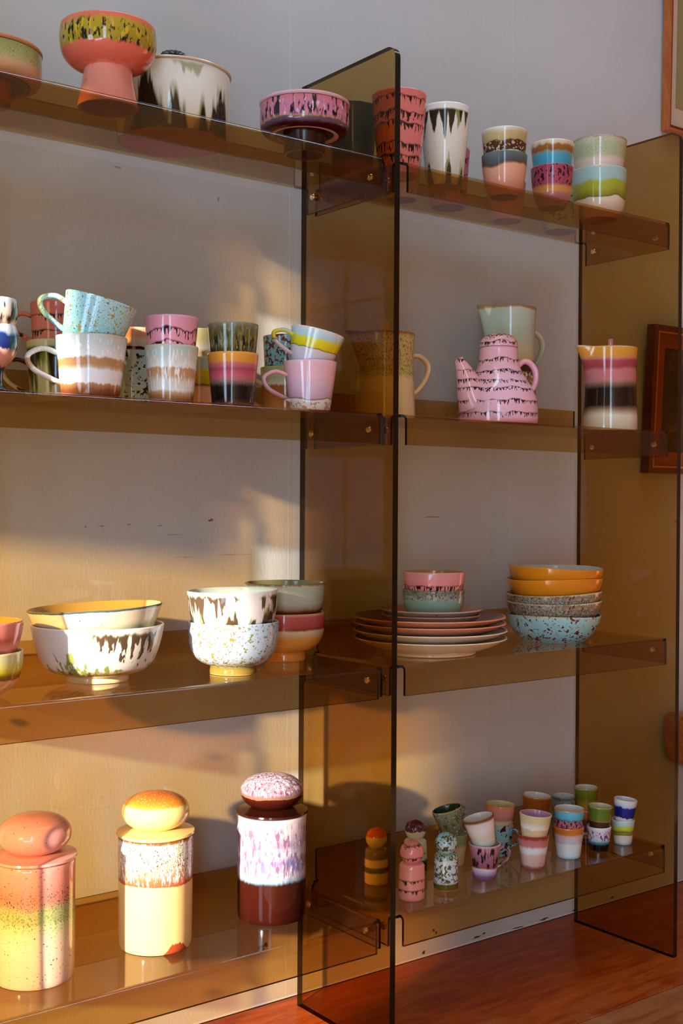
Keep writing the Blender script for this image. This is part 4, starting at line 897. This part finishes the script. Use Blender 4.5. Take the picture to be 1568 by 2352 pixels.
jar('yellow storage jar with white and rust dripped band and yellow lid', -0.365, 0.143,
    glaze(0.1745, [(0, (244, 204, 130)), (0.60, (246, 208, 138)), (0.606, (196, 84, 44)), (0.66, (206, 110, 70)), (0.72, (206, 150, 116)), (0.80, (206, 190, 166)), (0.97, (214, 206, 186)), (0.985, (150, 84, 40)), (1, (140, 70, 30))], (0.0025, 14), (0.0012, 160), 0, [
        dict(s=300, t=0.50, w=0.06, c=(240, 236, 230), st=0.30, d=3, zr=(0.64, 0.975), so=0.04, zn=0.12), dict(s=420, t=0.575, w=0.03, c=(130, 74, 40), st=0.8, d=3, o=5, zr=(0.70, 0.98)), dict(s=60, t=0.58, w=0.10, c=(176, 196, 150), d=2, o=3, zr=(0.76, 0.96), a=0.7),
        ], lines=dict(z=[-0.004], up=True, pk=[(0.80, 0.42, 0.026)], pv=0.1, c=(186, 76, 40), soft=0.003)),
    (244, 208, 130), glaze(0.060, [(0, (246, 212, 130)), (0.70, (246, 214, 136)), (0.73, (226, 152, 50)), (0.80, (222, 130, 46)), (1, (206, 104, 34))], (0.0014, 26), (0.0006, 160), 0.002, [dict(s=380, t=0.60, w=0.06, c=(240, 196, 120), zr=(0.72, 1.2), a=0.7)], z0=0.1815))
jar('dark brown storage jar with lilac speckled glaze and brown lid', -0.143, 0.144,
    glaze(0.1745, [(0, (44, 12, 8)), (0.10, (52, 14, 8)), (0.375, (56, 18, 10)), (0.385, (56, 70, 76)), (0.41, (140, 166, 190)), (0.45, (206, 204, 214)), (0.52, (176, 160, 186)), (0.60, (150, 134, 176)), (0.66, (206, 194, 210)), (0.76, (170, 142, 170)), (0.9, (216, 194, 198)), (1, (226, 212, 208))], (0.004, 16), (0.002, 130), 0.001, [
        dict(s=170, t=0.52, w=0.06, c=(140, 102, 132), st=0.22, d=3, zr=(0.44, 0.93), so=0.06), dict(s=220, t=0.585, w=0.06, c=(226, 222, 232), st=0.25, d=3, o=5, zr=(0.42, 1.2), so=0.05), dict(s=120, t=0.55, w=0.08, c=(110, 108, 160), st=0.25, d=3, o=9, zr=(0.44, 0.66), so=0.08, a=0.8)], rough=0.09),
    (50, 16, 10), glaze(0.060, [(0, (50, 14, 8)), (0.42, (64, 18, 10)), (0.44, (150, 110, 60)), (0.46, (130, 92, 84)), (0.56, (150, 112, 120)), (1, (170, 140, 156))], (0.0018, 30), (0.0010, 160), 0, [
        dict(s=240, t=0.50, w=0.05, c=(226, 212, 226), st=0.4, d=3, zr=(0.56, 1.3), so=0.08), dict(s=260, t=0.56, w=0.05, c=(120, 70, 92), st=0.4, d=3, o=5, zr=(0.5, 1.3), so=0.05)], z0=0.1815, rough=0.09))

# ================================================================== bottom shelf, right bay: shakers and espresso cups
def shaker(label, x, y, gb, gk, rb=0.0222, kr=0.0200):
    root = empty('shaker')
    prof = chaikin([(rb-0.001, 0.0), (rb+0.0006, 0.003), (rb+0.0004, 0.03), (rb, 0.057), (rb-0.002, 0.0625), (0.0135, 0.0640), (0.011, 0.0655)], 2)
    link('body', lathe('body', [(0, 0.0005, 0), (rb*0.9, 0.0005, 0)] + [(r, z if i else 0.0, 0) for i, (r, z) in enumerate(prof)] + [(0, 0.0655, 0)], [gb], 48), root)
    kc = 0.0812
    k = [(0, kc-kr*0.80, 0)]
    for q in range(-52, 90, 8): k.append((kr*math.cos(R(q)), kc+kr*math.sin(R(q)), 0))
    k += [(0.0022, kc+kr*0.995, 0), (0.0016, kc+kr*0.96, 0), (0, kc+kr*0.95, 0)]
    link('ball', lathe('ball', k, [gk], 48), root)
    place(root, x, y, Z4); tag(root, label, 'shaker', 'ball topped shakers on the bottom shelf')
shaker('cream and green banded shaker with orange topped ball, behind the smoked panel', 0.112, 0.177,
    glaze(0.0655, [(0, (226, 190, 100)), (0.30, (226, 192, 106)), (0.34, (96, 92, 64)), (0.46, (110, 104, 74)), (0.50, (222, 196, 136)), (0.68, (226, 200, 140)), (0.72, (120, 108, 72)), (0.9, (130, 112, 76)), (1, (150, 128, 90))], (0.0008, 60), (0.0006, 200)),
    glaze(0.040, [(0, (196, 176, 116)), (0.60, (214, 196, 140)), (0.62, (222, 100, 30)), (1, (226, 104, 30))], z0=0.0612))
shaker('white shaker with plum capped ball behind the pink shaker', 0.208, 0.178,
    glaze(0.0655, [(0, (20, 16, 18)), (0.40, (22, 18, 20)), (0.44, (206, 200, 176)), (1, (222, 214, 186))], (0.001, 60), (0.002, 200), spots=[dict(s=200, t=0.62, w=0.03, c=(120, 130, 110))]),
    glaze(0.040, [(0, (226, 212, 180)), (0.45, (230, 218, 190)), (0.50, (100, 40, 60)), (1, (84, 28, 44))], (0.001, 60), (0.003, 160), 0, [dict(s=200, t=0.66, w=0.04, c=(160, 120, 140), zr=(0.5, 1.2))], z0=0.0612))
shaker('pink shaker with brown drips, nearest to the shelf corner', 0.107, 0.070,
    pink(0.0655, [0.017, 0.034], (232, 140, 128), amp=0.004, len=0.008, c=(80, 44, 30)), pink(0.1, [0.074, 0.096], (232, 136, 130), amp=0.003, len=0.006, c=(80, 44, 30)), 0.0230, 0.0212)
gshb = [dict(s=150, t=0.53, w=0.03, c=(92, 84, 40), d=3, dist=0.8, zr=(0.2, 3)), dict(s=190, t=0.60, w=0.03, c=(60, 56, 30), d=2, o=5, zr=(0.2, 3))]
shaker('pale blue shaker with olive marbling next to the pink shaker', 0.194, 0.076,
    glaze(0.0655, [(0, (214, 190, 120)), (0.02, (110, 92, 30)), (0.16, (90, 80, 26)), (0.20, (206, 216, 214)), (0.8, (214, 222, 222)), (0.88, (160, 180, 160)), (1, (150, 190, 186))], (0.0006, 60), (0.001, 200), spots=gshb),
    glaze(0.040, [(0, (190, 196, 190)), (0.4, (206, 214, 214)), (0.7, (160, 206, 210)), (1, (150, 204, 210))], spots=gshb, z0=0.0612), 0.0220, 0.0203)

GE = 'espresso cups on the bottom shelf'
def ecup(label, pos, rb, rt_, h, mat, inner, tilt=0, handle=None, name='espresso_cup'):
    return pot(name, label, 'mug' if handle else 'cup', pos, taper_cup(rb, rt_, h), mat, inner, (206, 170, 130), 0.0026, 0.0042, tilt, 0, handle, GE, seg=48)
HR = math.atan2(-0.42, 0.91)
def eh(r, rb, h, ext=0.021, az=HR): return loop_handle(r, h*0.28, h*0.84, ext, az, 0.0085, 0.005, 0.0014, rb)
# green pair
ecup('cream and green espresso cup under the tilted marbled green mug', (0.305, 0.178, Z4), 0.0215, 0.0290, 0.0604, glaze(0.0604, [(0, (222, 186, 140)), (0.55, (220, 190, 140)), (0.7, (150, 160, 100)), (1, (160, 160, 104))], (0.002, 60), (0.002, 200), 0.002), CREAM)
ecup('marbled green espresso mug with dark inside, tilted towards the left', (0.3055, 0.178, Z4+0.0568), 0.0210, 0.0300, 0.052, glaze(0.052, [(0, (110, 108, 62)), (0.5, (136, 140, 104)), (0.93, (146, 154, 128)), (0.97, (196, 176, 110)), (1, (170, 110, 50))], spots=[dict(s=130, t=0.53, w=0.05, c=(96, 96, 48), d=3, dist=0.7), dict(s=200, t=0.60, w=0.05, c=(176, 190, 180), o=4)]),
     (36, 62, 44), -15, eh(0.0270, 0.0240, 0.052, 0.021, math.atan2(0.1, 0.99)), 'espresso_mug')
# purple pair
ecup('purple streaked espresso mug under the tilted white mug', (0.293, 0.078, Z4), 0.0217, 0.0296, 0.0648, glaze(0.0648, [(0, (110, 70, 96)), (0.10, (128, 92, 120)), (0.26, (206, 190, 210)), (0.32, (220, 204, 214)), (0.345, (190, 130, 40)), (0.37, (150, 84, 100)), (0.7, (176, 112, 128)), (0.95, (206, 140, 146)), (1, (220, 190, 186))], (0.002, 60), (0.001, 160), 0, [dict(s=150, t=0.51, w=0.05, c=(48, 22, 30), st=0.22, d=4, zr=(0.36, 0.95), so=0.05)]),
     (206, 180, 176), 0, eh(0.0280, 0.0245, 0.0648, 0.022), 'espresso_mug')
ecup('white espresso mug with brown rim, tilted in the purple streaked mug', (0.2940, 0.078, Z4+0.0612), 0.0212, 0.0300, 0.054, glaze(0.054, [(0, (170, 176, 170)), (0.2, (214, 210, 192)), (0.35, (226, 206, 176)), (0.6, (240, 220, 214)), (0.86, (232, 214, 204)), (0.93, (140, 84, 44)), (1, (130, 70, 30))], (0.0006, 60), (0.0004, 200), 0.0006), (216, 206, 196), -14.5, eh(0.0275, 0.0245, 0.054, 0.019, math.atan2(0.62, 0.78)), 'espresso_mug')
# pink over turquoise
ecup('turquoise espresso mug with dark red speckles behind the purple streaked mug', (0.420, 0.169, Z4), 0.0222, 0.0298, 0.0637, glaze(0.0637, [(0, (140, 190, 190)), (0.95, (150, 198, 196)), (1, (206, 160, 100))], spots=[dict(s=90, t=0.54, w=0.02, c=(70, 22, 26), d=4, dist=0.5), dict(s=170, t=0.64, w=0.03, c=(90, 40, 30), o=4)]), CREAM, 0, eh(0.028, 0.0245, 0.0637, 0.018, math.atan2(-0.95, 0.3)), 'espresso_mug')
ecup('salmon espresso cup with orange rim on the turquoise speckled mug', (0.420, 0.169, Z4+0.0400), 0.0218, 0.0298, 0.0616, glaze(0.0616, [(0, (206, 180, 140)), (0.48, (214, 190, 150)), (0.55, (190, 120, 110)), (0.68, (214, 140, 130)), (0.93, (226, 142, 128)), (0.97, (206, 140, 60)), (1, (200, 130, 50))], (0.001, 60), (0.003, 200), 0.001), (206, 190, 140), 3)
# brown pair behind
ecup('lower amber espresso cup half hidden behind the cream frilled cup', (0.524, 0.172, Z4), 0.0222, 0.0298, 0.0630, glaze(0.063, [(0, (150, 70, 24)), (1, (170, 90, 30))]), CREAM)
ecup('upper amber brown espresso cup with white inside at the back', (0.524, 0.172, Z4+0.0420), 0.0218, 0.0299, 0.0620, glaze(0.062, [(0, (130, 60, 14)), (0.6, (160, 82, 18)), (0.93, (150, 78, 22)), (1, (176, 130, 60))]), (222, 214, 206), 5)
# cream over rose
ecup('rose and white espresso cup under the cream cup with lilac inside', (0.415, 0.070, Z4), 0.0216, 0.0309, 0.0647, glaze(0.0647, [(0, (150, 76, 74)), (0.06, (166, 92, 88)), (0.12, (214, 170, 156)), (0.42, (222, 186, 166)), (0.50, (236, 226, 220)), (0.62, (236, 224, 218)), (0.70, (206, 128, 120)), (0.86, (206, 120, 112)), (0.93, (170, 60, 44)), (1, (160, 50, 36))], (0.001, 60), (0.0025, 180), 0.001), (206, 150, 130))
ecup('cream espresso cup with white frill and lilac inside, on the rose cup', (0.415, 0.070, Z4+0.0400), 0.0212, 0.0312, 0.0638, glaze(0.0638, [(0, (206, 180, 130)), (0.30, (226, 190, 138)), (0.56, (228, 196, 144)), (0.60, (244, 236, 220)), (0.70, (236, 222, 196)), (0.78, (226, 204, 150)), (1, (226, 200, 150))], (0.001, 60), (0.0025, 200), 0.0005), (190, 140, 170), 4)
# grey blue behind
ecup('lower grey espresso cup half hidden behind the orange rimmed cup', (0.610, 0.172, Z4), 0.0200, 0.0250, 0.0500, glaze(0.05, [(0, (120, 124, 116)), (1, (140, 140, 130))]), CREAM)
ecup('upper blue grey mottled espresso cup at the back', (0.610, 0.172, Z4+0.0405), 0.0196, 0.0250, 0.0500, glaze(0.05, [(0, (130, 150, 150)), (0.8, (140, 160, 158)), (0.93, (90, 90, 80)), (1, (140, 130, 110))], (0.001, 60), (0.002, 180), spots=[dict(s=260, t=0.55, w=0.05, c=(96, 104, 104), st=0.4, d=3)]), (190, 200, 190), 1)
# blue over orange
ecup('white espresso cup with orange rim under the sky blue rimmed cup', (0.524, 0.078, Z4), 0.0234, 0.0303, 0.0611, glaze(0.0611, [(0, (150, 176, 190)), (0.04, (176, 206, 214)), (0.10, (220, 226, 220)), (0.45, (226, 226, 220)), (0.52, (196, 192, 196)), (0.60, (206, 196, 200)), (0.70, (216, 190, 186)), (0.76, (222, 170, 150)), (0.80, (206, 120, 50)), (1, (206, 116, 44))], (0.0008, 60), (0.0012, 200), 0.0008), CREAM)
ecup('espresso cup with sky blue rim and purple speckles, on the orange rimmed cup', (0.524, 0.078, Z4+0.0360), 0.0228, 0.0303, 0.0602, glaze(0.0602, [(0, (176, 100, 120)), (0.62, (190, 112, 130)), (0.66, (84, 120, 130)), (0.72, (90, 186, 210)), (0.93, (100, 192, 216)), (0.97, (196, 130, 60)), (1, (190, 120, 50))], (0.001, 60), (0.002, 160), 0, [dict(s=230, t=0.50, w=0.04, c=(50, 34, 40), st=0.5, d=3, zr=(-0.1, 0.66), so=0.04)]), (206, 200, 190), 1)
# olive pair behind
ecup('orange and brown espresso cup half hidden behind the green and brown cup', (0.682, 0.172, Z4), 0.0195, 0.0250, 0.0521, glaze(0.0521, [(0, (226, 186, 130)), (0.10, (226, 190, 140)), (0.13, (70, 40, 26)), (0.60, (110, 56, 26)), (0.75, (206, 100, 30)), (0.95, (222, 110, 40)), (1, (230, 170, 130))]), CREAM)
ecup('olive green espresso cup with orange base, tallest at the back', (0.682, 0.172, Z4+0.0464), 0.0192, 0.0252, 0.0521, glaze(0.0521, [(0, (206, 110, 20)), (0.25, (214, 130, 20)), (0.38, (170, 150, 30)), (0.6, (120, 122, 30)), (0.94, (116, 118, 30)), (1, (170, 150, 90))], (0.003, 30)), (206, 200, 180))
# green over purple
ecup('espresso cup speckled lilac over teal and black, under the green cup', (0.611, 0.075, Z4), 0.0197, 0.0245, 0.0479, glaze(0.0479, [(0, (10, 10, 14)), (0.26, (14, 14, 20)), (0.30, (40, 100, 110)), (0.37, (70, 140, 150)), (0.43, (190, 196, 220)), (0.7, (220, 206, 216)), (1, (236, 232, 232))], (0.0005, 60), (0.0012, 200), 0, [dict(s=260, t=0.52, w=0.05, c=(120, 64, 96), st=0.5, d=3, zr=(0.42, 0.85), so=0.06)]), CREAM)
ecup('espresso cup with green upper half and brown base, on the lilac speckled cup', (0.611, 0.075, Z4+0.0405), 0.0192, 0.0247, 0.0486, glaze(0.0486, [(0, (60, 36, 30)), (0.36, (76, 44, 36)), (0.40, (160, 130, 40)), (0.44, (110, 124, 40)), (0.9, (96, 118, 40)), (1, (160, 150, 80))], (0.0006, 60)), (206, 190, 160), 3)
# blue over mint
ecup('espresso cup with mint and yellow wavy band, under the blue dripped cup', (0.686, 0.075, Z4), 0.0182, 0.0238, 0.0500, glaze(0.05, [(0, (150, 196, 196)), (0.06, (170, 206, 204)), (0.09, (226, 206, 184)), (0.36, (230, 212, 190)), (0.39, (110, 110, 30)), (0.46, (150, 150, 40)), (0.52, (110, 112, 60)), (0.62, (206, 206, 60)), (0.74, (206, 210, 90)), (0.80, (186, 214, 206)), (1, (200, 220, 212))], (0.004, 26)), CREAM)
ecup('white espresso cup with cobalt blue drips, rightmost of the front cups', (0.686, 0.075, Z4+0.0418), 0.0180, 0.0242, 0.0500, glaze(0.05, [(0, (40, 60, 130)), (0.10, (60, 70, 140)), (0.13, (226, 214, 210)), (0.24, (228, 216, 212)), (0.28, (20, 30, 110)), (0.68, (26, 40, 140)), (0.74, (200, 206, 226)), (0.90, (232, 226, 224)), (1, (230, 206, 190))], (0.001, 60), (0.003, 220)), (214, 216, 226), 6)

# ================================================================== things beyond the shelving unit
def frame_rails(root, w, h, t, d, mat, side_mat=None):
    """four mitred rails, front face at y=-d, back at y=0, lower left corner at the origin"""
    def rail(name, p):
        link(name, finish(prism_mesh(name, p, 'y', -d, 0, [mat]), 30), root)
    rail('frame_rail', [(0, 0), (w, 0), (w-t, t), (t, t)]); rail('frame_rail', [(0, h), (t, h-t), (w-t, h-t), (w, h)])
    rail('frame_rail', [(0, 0), (t, t), (t, h-t), (0, h)]); rail('frame_rail', [(w, 0), (w, h), (w-t, h-t), (w-t, t)])
def wood(name, a, b, rough=0.35):
    t = NT(name); P = t.obj()
    g = t.noise(t.vmul(P, (14, 14, 2.2)), 8, 5.0, 0.6, 0.8)
    return t.principled(t.mix(t.smooth(g, 0.35, 0.68), lin(a), lin(b)), rough, 0.5, 0, 0, t.bump(g, 0.1, 0.001))
pf = empty('picture_frame')
frame_rails(pf, 0.42, 0.52, 0.006, 0.022, wood('frame_cherry', (172, 84, 34), (196, 108, 52)))
lipm = wood('frame_inner_lip', (96, 34, 16), (112, 44, 22))
for lo, hi in (((0.006, -0.018, 0.006), (0.414, -0.004, 0.014)), ((0.006, -0.018, 0.506), (0.414, -0.004, 0.514)), ((0.006, -0.018, 0.014), (0.014, -0.004, 0.506)), ((0.406, -0.018, 0.014), (0.414, -0.004, 0.506))):
    link('inner_lip', box_mesh('inner_lip', lo, hi, lipm), pf)
link('mat_board', box_mesh('mat_board', (0.014, -0.010, 0.014), (0.406, -0.004, 0.506), plain((206, 176, 150), 0.8)), pf)
link('picture', box_mesh('picture', (0.040, -0.0112, 0.062), (0.380, -0.0100, 0.458), plain((150, 130, 84), 0.7)), pf)
pf.matrix_world = Matrix.Translation((1.085, YW-0.002, 1.835)) @ Matrix.Rotation(R(1.0), 4, 'X')
tag(pf, 'orange wooden picture frame with beige mount at the top right', 'picture frame')

pf2 = empty('picture_frame')
frame_rails(pf2, 0.30, 0.352, 0.014, 0.024, wood('frame_mahogany', (84, 34, 18), (112, 50, 26)))
gold = plain((206, 150, 70), 0.35, 0.5, 0.6, nm='gilt')
def liner(name, lo, hi): link(name, box_mesh(name, lo, hi, gold), pf2)
liner('gilt_liner', (0.014, -0.0240, 0.014), (0.018, -0.004, 0.338)); liner('gilt_liner', (0.282, -0.0240, 0.014), (0.286, -0.004, 0.338))
liner('gilt_liner', (0.018, -0.0225, 0.014), (0.282, -0.004, 0.018)); liner('gilt_liner', (0.018, -0.0225, 0.334), (0.282, -0.004, 0.338))
def mount_strip(p): link('inner_mount', prism_mesh('inner_mount', p, 'y', -0.014, -0.004, [wood('frame_inner', (136, 58, 34), (150, 66, 38))]), pf2)
a0, b0, a1, b1, q = 0.018, 0.018, 0.282, 0.334, 0.034
mount_strip([(a0, b0), (a1, b0), (a1-q, b0+q), (a0+q, b0+q)]); mount_strip([(a0, b1), (a0+q, b1-q), (a1-q, b1-q), (a1, b1)])
mount_strip([(a0, b0), (a0+q, b0+q), (a0+q, b1-q), (a0, b1)]); mount_strip([(a1, b0), (a1, b1), (a1-q, b1-q), (a1-q, b0+q)])
t = NT('dark_painting'); P = t.obj()
n1 = t.noise(P, 11, 4.0, 0.6, 0.8); n2 = t.noise(P, 26, 3.0)
c = t.mix(t.smooth(n1, 0.40, 0.62), lin((58, 48, 30)), lin((30, 22, 16))); c = t.mix(t.math('MULTIPLY', t.smooth(n2, 0.55, 0.68), 0.6), c, lin((112, 74, 44)))
link('painting', box_mesh('painting', (a0+q, -0.009, b0+q), (a1-q, -0.004, b1-q), t.principled(c, 0.4)), pf2)
pf2.matrix_world = Matrix.Translation((1.018, YW-0.002, 1.009)) @ Matrix.Rotation(R(2.8), 4, 'X')
tag(pf2, 'dark mahogany picture frame with gilt line and dark painting, seen through the right panel', 'picture frame')

st = empty('wooden_stool', (1.375, 0.14, -0.02))
ow = wood('stool_wood', (150, 76, 28), (196, 112, 44), 0.3)
bm = bmesh.new()
pts = [(-0.29, 0.395), (-0.275, 0.336), (-0.235, 0.318), (0.235, 0.318), (0.275, 0.336), (0.29, 0.395), (0.287, 0.445), (0.27, 0.452), (0.0, 0.440), (-0.27, 0.452), (-0.287, 0.445)]
me = prism_mesh('seat', pts, 'y', -0.15, 0.15, [ow]); bm.from_mesh(me)
bmesh.ops.bevel(bm, geom=list(bm.edges), offset=0.008, segments=2, affect='EDGES'); bm.to_mesh(me); bm.free()
link('seat', finish(me, 40), st)
for sx_ in (-0.2, 0.2):
    for sy_ in (-0.10, 0.10):
        link('leg', lathe('leg', [(0, 0.02, 0), (0.014, 0.02, 0), (0.016, 0.04, 0), (0.024, 0.319, 0), (0, 0.319, 0)], [ow], 20), st, (sx_, sy_, 0))
tag(st, 'orange brown wooden stool at the right edge behind the last panel', 'stool')
